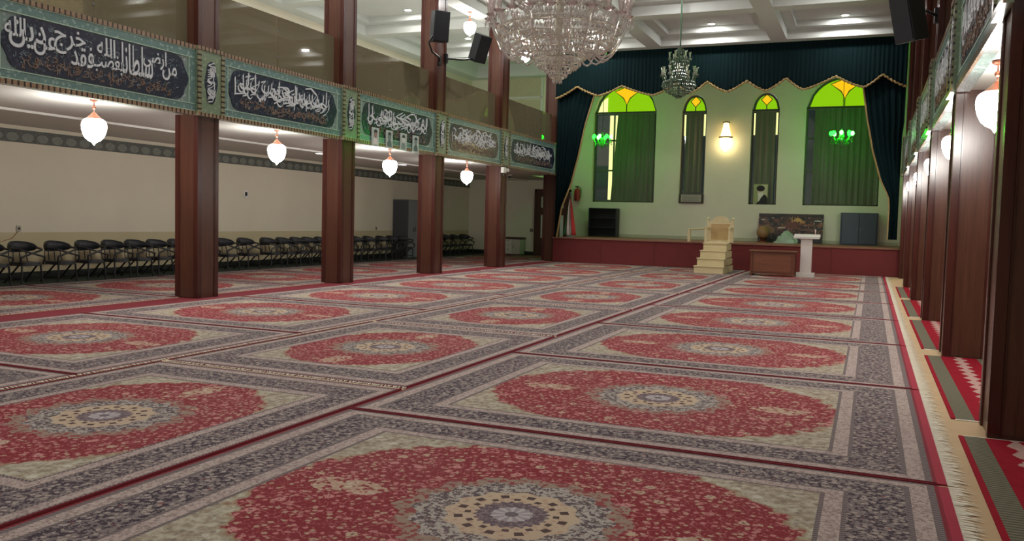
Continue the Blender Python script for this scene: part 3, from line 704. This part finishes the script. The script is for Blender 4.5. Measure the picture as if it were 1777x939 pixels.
# portrait in the narrow window
po = thing('portrait', 'small portrait of a white bearded man in black turban in the window', 'picture', (-3.86, 33.02, ZSILL))
MB().box(-.26, .26, 0, .02, 0, .76).build('sheet', plain('portrait_backdrop', rgb(150, 160, 110), .5, .3, 3), po)
MB().box(-.0, .24, -.003, 0, .3, .74).build('light_backdrop', plain('portrait_light', rgb(190, 186, 150), .5), po)
def blob(nm, pts, c, y): MB().prism(pts, 'y', y-.003, y).build(nm, plain(nm+'_ink', c, .5), po)
def ell(cx, cz, a, b, n=16, a0=0, a1=360): return [(cx+a*math.cos(math.radians(a0+(a1-a0)*i/n)), cz+b*math.sin(math.radians(a0+(a1-a0)*i/n))) for i in range(n)]
blob('robe', [(-.18, .0), (.26, .0), (.26, .22), (.2, .34), (.12, .38), (.02, .24), (-.08, .1)], rgb(18, 22, 20), -.004)
blob('face', ell(-.02, .46, .1, .13), rgb(196, 176, 150), -.007)
blob('beard', [(-.1, .44), (.08, .46), (.12, .38), (.02, .26), (-.05, .12), (-.09, .14), (-.08, .28)], rgb(220, 216, 204), -.010)
blob('turban', ell(.0, .6, .15, .11), rgb(12, 14, 14), -.013)

ac = thing('air_conditioner', 'brown framed window air conditioner at the foot of the narrow window', 'air conditioner', (-6.43, YB-.02, ZSILL))
MB().box(-.44, .44, -.1, .1, 0, .38).build('body', plain('ac_brown', rgb(70, 58, 48), .5), ac, bevel=.01)
MB().box(-.38, .38, -.115, -.1, .06, .33).build('grille_frame', plain('ac_silver', rgb(170, 168, 150), .4), ac)
for k in range(7): MB().box(-.34, .34, -.125, -.115, .085+.034*k, .1+.034*k).build('grille_slat', plain('ac_slat', rgb(110, 110, 98), .5), ac)
fe = thing('fire_extinguisher', 'small red fire extinguisher hung on the stage wall', 'fire extinguisher', (-11.04, YB-.12, 2.3))
MB().lathe([(.02, 0), (.11, .01), (.115, .05), (.115, .42), (.09, .48), (.03, .52), (.03, .55)], 16).build('cylinder', plain('extinguisher_red', rgb(150, 40, 34), .35), fe, 40)
MB().box(-.09, .05, -.02, .02, .55, .60).build('valve', BLACK, fe, bevel=.008)
MB().tube([(.05, 0, .57), (.15, 0, .5), (.16, 0, .3), (.13, 0, .12)], .014, 8).build('hose', BLACK, fe, 60)
MB().box(-.05, .05, .09, .12, .2, .3).build('bracket', BLACK, fe)
# flag on its pole
fg = thing('flag', 'furled green white and red flag on a pole at the stage corner', 'flag', (-10.1, 29.3, ZS))
MB().lathe([(.14, 0), (.14, .02), (.03, .04), (.015, .06), (.015, 1.55), (.03, 1.57), (.03, 1.6), (.004, 1.66)], 14).build('pole', STEEL, fg, 40)
for c, a0, a1, nm in ((rgb(170, 46, 44), 0, .3, 'red_stripe'), (rgb(214, 206, 196), .3, .85, 'white_stripe'), (rgb(60, 120, 70), .85, 1, 'green_stripe')):
    vs = []; fs = []; N = 12; K = 10
    for j in range(K+1):
        t = j/K; zz = 1.45-1.38*t
        for i in range(N+1):
            s = (a0+(a1-a0)*i/N); wd = .05+.42*t**.8; xx = wd*(.45-s)+.04*t; yy = .05*math.sin(s*14+t*2)*(.3+t)-.03
            vs.append((xx, yy, zz-.1*s*(1-t)))
    for j in range(K):
        for i in range(N): a = j*(N+1)+i; fs.append((a, a+1, a+N+2, a+N+1))
    o = MB().add(vs, fs).build(nm, plain(nm+'_cloth', c, .8), fg, 80); sm = o.modifiers.new('t', 'SOLIDIFY'); sm.thickness = .006
gb = thing('ornamental_globe', 'round golden brown globe on a short stand on the stage', 'globe', (-3.62, 32.2, ZS))
MB().lathe([(.2, 0), (.2, .03), (.15, .05), (.08, .08), (.1, .12), (.22, .15)], 18).build('stand', DW, gb, 40)
MB().sphere((0, 0, .36), .23, 18, 12).build('ball', plain('old_gold', rgb(146, 112, 76), .5, .35, 9), gb, 60)
rnd = random.Random(4)
cl = thing('cloth_bundle', 'crumpled pale green cloth bundle on the stage before the panorama', 'cloth', (-2.72, 31.4, ZS))
m = MB(); N, K = 22, 8
vs = [(.36*(1-j/K)**.7*math.cos(2*PI*i/N)*(1+.25*math.sin(3*i+j)), .22*(1-j/K)**.7*math.sin(2*PI*i/N)*(1+.2*math.sin(5*i+j)), .42*(j/K)**.8*(1+.12*math.sin(i*2.0+j))) for j in range(K+1) for i in range(N)]
m.add(vs, [(j*N+i, j*N+(i+1) % N, (j+1)*N+(i+1) % N, (j+1)*N+i) for j in range(K) for i in range(N)]); m.build('cloth', plain('pale_green_cloth', rgb(160, 182, 160), .8, .2, 6), cl, 80)

# ------------------------------------------------------------------ lamps
def downlight(x, y, z, label, group, watts, r=.11):
    t = thing('downlight', label, 'ceiling light', (x, y, z), 0, group)
    MB().lathe([(r+.03, 0), (r+.03, -.015), (r, -.02)], 20, cap=False).build('trim_ring', plain('ring_white', rgb(220, 220, 216), .4), t, 40)
    MB().lathe([(r, -.008), (r*.5, -.012), (.001, -.013)], 20, cap=False).build('lens', emis('downlight_lens', (1, .97, .9, 1), 22), t)
    ld = bpy.data.lights.new('downlight_beam', 'AREA'); ld.shape = 'DISK'; ld.size = r*2; ld.energy = watts; ld.color = (1, .98, .95)
    lo = bpy.data.objects.new('downlight_beam', ld); COL.objects.link(lo); lo.parent = t; lo.location = (0, 0, -.03); return t
CXN = [(-8.9, 'coffers beside the chairs gallery'), (-4.95, 'middle row of coffers'), (-1.0, 'coffers beside the runner rug columns')]
YBAY = [.85, 5.09]+[(a+b)/2 for a, b in zip(CY, CY[1:])]
for x, nm in CXN:
    for i, y in enumerate(YBAY): downlight(x, y+(.5 if i == 5 else 1.25) if i > 1 else y, 7.85, f'round recessed light in the {nm}, {ORD[len(YBAY)-1-i]} from stage', 'nave downlights', DOWN_W)
for i, y in enumerate(YBAY[2:]):
    for k, dy in enumerate((-.4, 1.2)): downlight(-13.45, y+dy-.1, 7.85, f'round recessed light over the chairs gallery, {ORD[9-2*i-k]} from the back wall', 'gallery downlights', DOWN_W*.35)
def make_pendant():
    t = thing('pendant_lamp', 'x', 'pendant lamp', group='acorn pendant lamps')
    MB().lathe([(.02, 0), (.06, -.01), (.055, -.03), (.015, -.05)], 14).build('ceiling_rose', COPPER, t, 40)
    MB().tube([(0, 0, -.04), (0, 0, -.22)], .008, 6).build('rod', COPPER, t)
    MB().sphere((0, 0, -.13), .03, 10, 6).build('bead', COPPER, t, 60)
    MB().lathe([(.02, -.20), (.035, -.215), (.05, -.235), (.10, -.28), (.125, -.305), (.12, -.315)], 20, cap=False).build('cap', COPPER, t, 40)
    pr = [(.12, -.30), (.155, -.325), (.172, -.365), (.176, -.41), (.170, -.46), (.155, -.52), (.125, -.58), (.085, -.62), (.04, -.642), (.022, -.66), (.002, -.69)]
    MB().lathe(pr, 24, cap=False).build('globe', LAMPG, t, 60); return t
p0 = make_pendant(); first = True
for side, x in (('the chairs', XL-.24), ('the runner rugs', XR+.20)):
    for i in range(5):
        if i == 4 and x < -5: continue
        q = p0 if first else copy_tree(p0); first = False
        place(q, (x, (CY[i]+CY[i+1])/2, ZB+.03), 0, f'white acorn pendant lamp under the gallery above {side}, {ORD[4-i]} bay from the stage')
for i in range(5):
    place(copy_tree(p0), (XL-.25, (CY[i]+CY[i+1])/2, ZC), 0, f'white acorn pendant lamp above the smoked glass over the chairs, {ORD[4-i]} bay from the stage')
for i, y in enumerate((19.0, 23.3)):
    t = thing('square_downlight', 'small square light in the gallery underside, '+('behind the nearer columns' if i == 0 else 'near the grey locker'), 'ceiling light', (-13.6, y, ZB+.03), 0, 'square lights under the gallery')
    MB().box(-.14, .14, -.14, .14, -.02, 0).build('frame', STEEL, t); MB().box(-.11, .11, -.11, .11, -.026, -.018).build('lens', emis('square_lens', (1, .97, .92, 1), 6), t)
# warm wall lamp
sc = thing('wall_lamp', 'warm glowing double shade wall lamp between the narrow windows', 'wall lamp', (-5.18, YB-.02, 4.76))
WARM = emis('warm_shade', (1, .70, .26, 1), 3.2); WARM2 = emis('warm_bulb_shade', (1, .80, .40, 1), 9)
MB().box(-.05, .05, -.02, .02, -.2, .6).build('back_plate', BROWNW, sc, bevel=.006)
MB().lathe([(.09, .55), (.12, .40), (.2, .06)], 20, (0, -.25, 0), cap=False).build('upper_shade', WARM, sc, 60)
MB().lathe([(.20, -.02), (.215, -.08), (.20, -.25), (.13, -.42), (.04, -.5), (.002, -.51)], 20, (0, -.25, 0), cap=False).build('lower_shade', WARM2, sc, 60)
MB().lathe([(.26, 0), (.26, .03), (.2, .04)], 20, (0, -.25, 0), cap=False).build('ring', BROWNW, sc, 40)
MB().lathe([(.13, .55), (.13, .58), (.05, .6)], 16, (0, -.25, 0)).build('cap', BROWNW, sc, 40)
# lit green chandeliers over the stage
GB = emis('green_bulb', (.002, 1, .004, 1), GREEN_E*1.6); GBW = emis('green_white_bulb', (.05, 1, .05, 1), GREEN_E*.7)
GRN = glassy('green_crystal', (.25, .75, .3, 1), .15, .35, rgb(60, 110, 60), .1)
for x, nm, wht in ((-9.48, 'before the half drawn curtain', 1), (-1.05, 'before the fully drawn wide curtain', 1)):
    t = thing('green_chandelier_lit', f'small lit green chandelier hanging over the stage {nm}', 'chandelier', (x, 31.0, 4.6), 0, 'lit green chandeliers')
    MB().tube([(0, 0, .2), (0, 0, 3.255)], .01, 6).build('chain', BLKMET, t)
    MB().lathe([(.002, -.38), (.06, -.3), (.05, -.15), (.1, -.05), (.04, .1), (.03, .25)], 12).build('stem', GRN, t, 50)
    for k in range(8):
        a = 2*PI*k/8; c, s = math.cos(a), math.sin(a)
        arm = MB().tube([(.05*c, .05*s, -.1), (.2*c, .2*s, -.2), (.32*c, .32*s, -.1), (.34*c, .34*s, .0)], .012, 6).build('arm', GRN, t, 60)
        MB().sphere((.34*c, .34*s, .08), .06, 10, 6, 1.3).build('bulb', GBW if k % 3 == 0 else GB, arm, 60)
    m = MB(); rnd = random.Random(5)
    for k in range(70): a = rnd.uniform(0, 6.28); q = rnd.uniform(.05, .36); m.octa((q*math.cos(a), q*math.sin(a), -.12-rnd.uniform(0, .22)*(1-q)), .015, .035)
    m.build('crystal_drops', GRN, t)['kind'] = 'stuff'
# crystal chandeliers
def chandelier(name, label, loc, prof, chain_top, mat, metal, arms, drops, cup_mat):
    t = thing(name, label, 'chandelier', loc); rnd = random.Random(11)
    MB().tube([(0, 0, prof[-1][1]-.05), (0, 0, chain_top-loc[2])], .022, 8).build('chain', metal, t)
    MB().lathe([(.03, prof[0][1]+.05), (.05, prof[-1][1]*.3), (.09, prof[-1][1]*.55), (.05, prof[-1][1]*.8), (.06, prof[-1][1])], 14).build('stem', metal, t, 50)
    for j, (r, z) in enumerate(prof):
        if r > .08: MB().tube([(r*.97*math.cos(2*PI*i/40), r*.97*math.sin(2*PI*i/40), z) for i in range(40)], .011, 6, True).build('ring', metal, t, 60)
    big = []
    for (r, z), (r2, z2) in zip(prof, prof[1:]):
        n = max(5, int(2*PI*max(r, r2)/drops)); rows = max(1, int(math.hypot(r2-r, z2-z)/(drops*1.15)))
        for q in range(rows):
            f = (q+.5)/rows; R = r+(r2-r)*f
            for i in range(n):
                a = 2*PI*(i+.5*(q % 2))/n+rnd.uniform(-.02, .02); big.append(((R+rnd.uniform(-.012, .012))*math.cos(a), (R+rnd.uniform(-.012, .012))*math.sin(a), z+(z2-z)*f))
    m = MB()
    for c in big: m.octa(c, drops*.30, drops*.55)
    o = m.build('crystal_strands', mat, t); o['kind'] = 'stuff'
    for (R, zb, n, up) in arms:
        for k in range(n):
            a = 2*PI*(k+.3)/n; c, s = math.cos(a), math.sin(a); r1 = R*.45
            pts = [(r1+(R-r1)*u, zb+up*(-.9*math.sin(u*PI*.9)*.35+u*u*.5)) for u in [i/7 for i in range(8)]]
            am = MB().tube([(p*c, p*s, q) for p, q in pts], .016, 6).build('arm', mat, t, 60)
            zt = pts[-1][1]; k2 = up
            MB().lathe([(.05*k2, 0), (.10*k2, .04*k2), (.02*k2, .05*k2), (.035*k2, .1*k2), (.05*k2, .2*k2), (.075*k2, .34*k2), (.09*k2, .36*k2)], 12, (R*c, R*s, zt), cap=False).build('glass_cup', cup_mat, am, 50)
            md = MB()
            for e in range(6): b = 2*PI*e/6; md.octa((R*c+.085*k2*math.cos(b), R*s+.085*k2*math.sin(b), zt-.05*k2), .017*k2, .06*k2)
            md.build('drops', mat, am)
    return t
CRY = glassy('clear_crystal', (.94, .93, .92, 1), .30, .45, rgb(232, 226, 218), .08)
CUP = glassy('pink_cup_glass', (.92, .85, .85, 1), .12, .3, rgb(214, 196, 192), .1)
BRASS = plain('pale_brass', rgb(196, 188, 172), .3, .1, 8, .6)
chandelier('crystal_chandelier', 'huge clear crystal chandelier with tiered drops hanging from the nave ceiling', (-4.98, 13.6, 3.77),
    [(.02, 0), (.11, .12), (.26, .27), (.35, .30), (.42, .42), (.47, .49), (.66, .54), (.86, .62), (1.0, .74), (1.06, .88), (.9, .98), (.62, 1.0), (.55, 1.25), (.82, 1.4), (.7, 1.5), (.45, 1.55), (.35, 2.0), (.5, 2.15), (.2, 2.3), (.1, 2.6)],
    ZC+.5, CRY, BRASS, [(1.16, .64, 22, 1.0), (.86, 1.45, 14, .9), (.55, 2.1, 8, .7)], .072, CUP)
GCR = glassy('green_tinted_crystal', (.45, .62, .42, 1), .16, .5, rgb(66, 104, 62), .12)
chandelier('green_crystal_chandelier', 'unlit green glass chandelier hanging on a long rod before the stage', (-4.98, 23.2, 4.87),
    [(.03, 0), (.12, .08), (.30, .18), (.44, .30), (.46, .42), (.3, .5), (.2, .55), (.16, .8), (.28, .95), (.2, 1.05), (.08, 1.15), (.14, 1.27), (.04, 1.36)], 7.87, GCR, plain('green_metal', rgb(50, 70, 52), .4),
    [(.46, .42, 12, .55), (.27, .88, 6, .5)], .06, glassy('green_cup_glass', (.7, .85, .7, 1), .2, .45, rgb(150, 180, 140), .1))

# ------------------------------------------------------------------ loudspeakers
def speaker(label, loc, rz, tiltx, arm):
    t = thing('loudspeaker', label, 'loudspeaker', loc, 0, 'black loudspeakers'); R = Matrix.Rotation(rz, 4, 'Z') @ Matrix.Rotation(tiltx, 4, 'Y')
    P = [(.2, -.21), (.2, .21), (-.12, .17), (-.2, .08), (-.2, -.08), (-.12, -.17)]
    m = MB().prism(P, 'z', -.37, .37); m.v = [tuple(R @ Vector(v)) for v in m.v]; m.build('cabinet', BLACK, t, bevel=.015)
    m = MB().box(.2, .215, -.19, .19, -.34, .34); m.v = [tuple(R @ Vector(v)) for v in m.v]; m.build('grille', plain('speaker_grille', rgb(16, 18, 24), .7, .3, 60), t)
    MB().tube(arm, .025, 8).build('bracket', BLKMET, t, 60)
    a = arm[-1]; MB().box(a[0]-.04, a[0]+.04, a[1]-.05, a[1]+.05, a[2]-.12, a[2]+.12).build('wall_plate', BLKMET, t); return t
speaker('black loudspeaker hung upright on the third column from the stage above the chairs', (-10.12, 18.95, 6.22), -.65, .12, [(-.05, -.2, -.25), (-.1, -.3, -.45), (-.12, -.1, -.62), (-.2, .45, -.66), (-.40, .84, -.66)])
speaker('tilted black loudspeaker on a short arm beside the upper gallery lamp', (-10.05, 21.15, 6.12), -.35, .38, [(-.1, -.1, -.3), (-.2, -.5, -.4), (-.3, -.9, -.45), (-.465, -1.02, -.45)])
speaker('black loudspeaker fixed to a column above the runner rugs', (.44, 14.95, 4.84), PI+.7, .25, [(.1, .1, .1), (.22, .3, .15), (.33, .55, .15), (.395, .66, .15)])

# ------------------------------------------------------------------ chairs
def make_chair():
    t = thing('chair', 'x', 'chair', group='black tub chairs along the walls')
    m = MB(); N = 20; vs = []
    def ring(h0, h1, z0, z1, tz): pass
    seat = [(.24*abs(math.cos(a))**.6*(1 if math.cos(a) > 0 else -1), .23*abs(math.sin(a))**.6*(1 if math.sin(a) > 0 else -1)) for a in [2*PI*i/N for i in range(N)]]
    MB().prism(seat, 'z', .36, .42).build('seat', PADM, t, bevel=.012)
    MB().tube([(x, y, .365) for x, y in seat], .014, 6, True).build('seat_frame', BLKMET, t, 60)
    U = []
    for i in range(25):
        a = math.radians(-125+250*i/24)+PI; U.append((.03+.29*math.cos(a), .275*math.sin(a), .70-.04*(abs(i-12)/12)**3))
    rail = [(.20, -.235, .38), (.232, -.255, .52)]+[(x, y, z) for x, y, z in U]+[(.232, .255, .52), (.20, .235, .38)]
    MB().tube(rail, .02, 8).build('arm_rail', BLKMET, t, 60)
    B = U[4:21]; pad = MB(); vs = []; n = 8
    for i, (x, y, z) in enumerate(B):
        k = math.sin(PI*i/16)**.55; th, hh = .014+.028*k, .02+.092*k; nx, ny = x-.03, y; l = math.hypot(nx, ny); nx /= l; ny /= l
        for j in range(n):
            a = 2*PI*j/n; vs.append((x+nx*th*math.cos(a), y+ny*th*math.cos(a), z+.01+hh*math.sin(a)))
    fs = [(i*n+j, i*n+(j+1) % n, (i+1)*n+(j+1) % n, (i+1)*n+j) for i in range(16) for j in range(n)]+[tuple(range(n)), tuple(16*n+j for j in range(n))]
    pad.add(vs, fs).build('backrest', PADM, t, 70)
    for s in (-1, 1):
        MB().tube([(-.16, s*.2, .37), (-.2, s*.19, .55), (-.21, s*.17, .68)], .011, 6).build('back_rod', BLKMET, t, 60)
        MB().tube([(-.21, s*.07, .37), (-.245, s*.07, .68)], .011, 6).build('back_rod', BLKMET, t, 60)
        MB().tube([(.18, s*.2, .37), (.2, s*.225, .004)], .018, 8).build('leg', BLKMET, t, 50)
        MB().tube([(.10, s*.2, .37), (-.28, s*.22, .014)], .018, 8).build('leg', BLKMET, t, 50)
        MB().tube([(.19, s*.218, .12), (-.17, s*.215, .12)], .010, 6).build('stretcher', BLKMET, t, 50)
    MB().tube([(-.17, -.215, .12), (-.17, .215, .12)], .010, 6).build('stretcher', BLKMET, t, 50)
    return t
ch0 = make_chair()
YCH = [10.75, 11.47, 12.2, 12.92, 13.58, 14.2, 14.82, 15.44, 16.25, 17.07, 17.88, 18.76, 19.43, 20.02, 20.6, 21.2, 21.82, 22.43, 23.07, 23.79, 24.57, 25.3, 25.95]
rnd = random.Random(2)
for i, y in enumerate(YCH):
    c = ch0 if i == 0 else copy_tree(ch0)
    c.scale = (1.05, .97, 1.0)
    place(c, (-15.05+rnd.uniform(-.04, .04), y, .0045), rnd.uniform(-.03, .03), f'black padded tub chair in the row along the wall, {ORD[len(YCH)-1-i]} from the grey locker')
for i, (x, y, rz, nm) in enumerate([(-15.3, 29.1, 0, 'first past the grey locker'), (-15.3, 29.8, 0, 'second past the grey locker'), (-15.3, 30.6, .1, 'third past the grey locker'),
        (-15.35, 31.5, -.3, 'in the corner'), (-14.55, 32.4, -PI/2, 'beside the white drawers')]):
    place(copy_tree(ch0), (x, y, .0125 if x > -15 else .0045), rz, f'black padded tub chair in the aisle end, {nm}')

# ------------------------------------------------------------------ aisle furniture and fittings
lk = thing('locker', 'tall grey steel locker against the wall at the end of the chair row', 'locker', (-15.62, 27.1, .004))
MB().box(-.3, .3, -.45, .45, 0, 2.1).build('body', STEEL, lk, bevel=.008)
for s in (-1, 1):
    d = MB().box(.3, .318, min(s*.01, s*.43), max(s*.01, s*.43), .06, 2.05).build('door', plain('locker_door', rgb(126, 130, 134), .4), lk, bevel=.004)
    MB().box(.318, .335, s*.06-.012, s*.06+.012, .95, 1.1).build('handle', BLKMET, d)
MB().box(-.3, .32, -.46, -.452, .05, 2.08).build('side_panel', plain('locker_side', rgb(70, 72, 78), .5), lk)
dr = thing('drawer_unit', 'white drawer unit with dark top by the aisle door', 'drawers', (-13.62, 32.55, .012))
WD = plain('white_laminate', rgb(186, 182, 168), .5)
MB().box(-.36, .36, -.25, .25, .04, .66).build('body', WD, dr, bevel=.004); MB().box(-.40, .40, -.29, .27, .66, .74).build('top', BROWNW, dr, bevel=.006)
MB().box(-.34, .34, -.23, .23, 0, .05).build('plinth', BLACK, dr)
for k in range(3):
    d = MB().box(-.34, .0, -.27, -.25, .07+.195*k, .25+.195*k).build('drawer', plain('drawer_white', rgb(206, 202, 190), .45), dr, bevel=.005)
    MB().box(-.22, -.12, -.285, -.27, .2+.195*k, .22+.195*k).build('handle', STEEL, d)
d = MB().box(.02, .34, -.27, -.25, .07, .64).build('door', WD, dr, bevel=.005); MB().box(.05, .07, -.285, -.27, .3, .42).build('handle', STEEL, d)
do = struct(bpy.data.objects.new('door_1', None)); COL.objects.link(do); do.location = (-12.12, YB-.02, 0); do['label'] = 'dark brown double door with narrow glass strips'
for s in (-1, 1): MB().box(s*.74-.05, s*.74+.05, -.07, .02, 0, 2.74).build('door_frame', BROWNW, do)
MB().box(-.79, .79, -.07, .02, 2.66, 2.76).build('door_frame', BROWNW, do)
for s in (-1, 1):
    lf = MB().box(min(s*.005, s*.69), max(s*.005, s*.69), -.05, -.005, .02, 2.66).build('door_leaf', BROWNW, do, bevel=.004)
    for z0, z1 in ((.75, 1.7), (2.0, 2.45)): MB().box(s*.42-.07, s*.42+.07, -.056, -.048, z0, z1).build('pane', plain('milky_glass', rgb(196, 200, 196), .2), lf)
    MB().tube([(s*.08, -.05, 1.02), (s*.08, -.1, 1.02), (s*.2, -.1, 1.02)], .012, 8).build('handle', STEEL, lf, 50)
ve = thing('wall_vent', 'round white pipe opening with dark centre on the aisle wall', 'vent', (XWL, 18.8, 2.0))
m = MB().lathe([(.10, 0), (.10, .03), (.07, .035), (.065, .0)], 20, cap=False); m.v = [(z, x, y) for x, y, z in m.v]; m.build('rim', plain('vent_white', rgb(226, 226, 222), .4), ve, 50)
m = MB().lathe([(.066, 0), (.066, .008)], 20); m.v = [(z, x, y) for x, y, z in m.v]; m.build('hole', BLACK, ve, 50)
for y, nm in ((12.0, 'with a trailing cable'), (25.55, 'near the grey locker')):
    t = thing('wall_socket', f'small wall socket above the chair row {nm}', 'socket', (XWL, y, 1.05), 0, 'wall sockets')
    MB().box(0, .02, -.05, .05, -.06, .06).build('plate', plain('socket_plate', rgb(170, 164, 148), .5), t, bevel=.005)
    MB().box(.018, .024, -.025, .025, -.025, .025).build('insert', BLKMET, t)
    if y < 20: MB().tube([(.015, -.0, -.05), (.012, -.15, -.2), (.012, -.45, -.28), (.012, -.75, -.34)], .006, 6).build('cable', plain('cable_tan', rgb(170, 120, 90), .6), t, 60)
t = thing('wall_switch', 'small dark switch on the wall beside the double door', 'switch', (-13.05, YB, 1.05)); MB().box(-.06, .06, -.02, 0, -.06, .06).build('plate', BLKMET, t, bevel=.004); MB().box(-.02, .02, -.028, -.018, -.03, .03).build('rocker', WD, t)
for i, yy in enumerate((16.72, 17.33, 17.98, 18.58)):
    t = thing('fascia_portrait', f'small faded portrait poster on the gallery panel, {ORD[3-i]} from the stage', 'poster', (XL+.005, yy, ZB+.0), 0, 'small portrait posters')
    MB().box(.012, .03, -.15, .15, -.02, .40).build('sheet', plain('poster_paper', rgb(172, 186, 178), .5, .15, 9), t)
    pts = [(.07*math.cos(a), .25+.09*math.sin(a)) for a in [2*PI*k/14 for k in range(14)]]
    MB().prism(pts, 'x', .03, .033).build('printed_face', plain('poster_face', [rgb(150, 130, 120), rgb(110, 128, 122), rgb(200, 202, 194), rgb(120, 136, 130)][i], .5), t)
    MB().prism([(-.1, .02), (.1, .02), (.09, .12), (.04, .17), (-.04, .17), (-.09, .12)], 'x', .03, .033).build('printed_shoulders', plain('poster_body', [rgb(210, 206, 200), rgb(96, 116, 110), rgb(120, 140, 132), rgb(84, 104, 98)][i], .5), t)
    MB().prism([(.075*math.cos(a), .29+.07*math.sin(a)) for a in [PI*k/10 for k in range(11)]], 'x', .033, .036).build('printed_hair', plain('poster_hair', rgb(54, 62, 60), .5), t)
    MB().box(.012, .032, -.16, .16, .40, .43).build('hanger', BLKMET, t)
ap = thing('antenna_box', 'pair of small white boxes at the head of the second column from the stage', 'device', (XL-.012, CY[4], 2.98))
MB().box(0, .1, -.24, -.02, -.07, .1).build('box', plain('white_box', rgb(214, 214, 206), .5), ap, bevel=.01); MB().box(0, .08, .05, .26, -.02, .08).build('box', plain('white_box_b', rgb(200, 200, 192), .5), ap, bevel=.01)
MB().tube([(.05, -.13, -.07), (.05, -.13, -.14)], .015, 8).build('plug', STEEL, ap)
cc = thing('dome_camera', 'small dome camera under the gallery near the double door', 'camera', (-12.35, 28.9, ZB+.03))
MB().lathe([(.09, 0), (.09, -.04), (.06, -.06)], 16).build('base', WD, cc, 40); MB().sphere((0, 0, -.07), .06).build('dome', BLACK, cc, 60)
# panelled window on the gallery end wall
wn = struct(bpy.data.objects.new('window_5', None)); COL.objects.link(wn); wn.location = (-13.5, YB, 6.0); wn['label'] = 'shuttered window with white frame on the gallery end wall'
for x in (-.78, .78): MB().box(x-.05, x+.05, -.06, 0, -.4, 1.5).build('window_frame', WHITE, wn)
for z in (-.4, .55, 1.45): MB().box(-.78, .78, -.06, 0, z-.04, z+.04).build('window_frame', WHITE, wn)
for z in (-.36, .59): MB().box(-.73, .73, -.03, 0, z, z+.82).build('shutter', plain('cream_shutter', rgb(186, 180, 150), .6), wn)
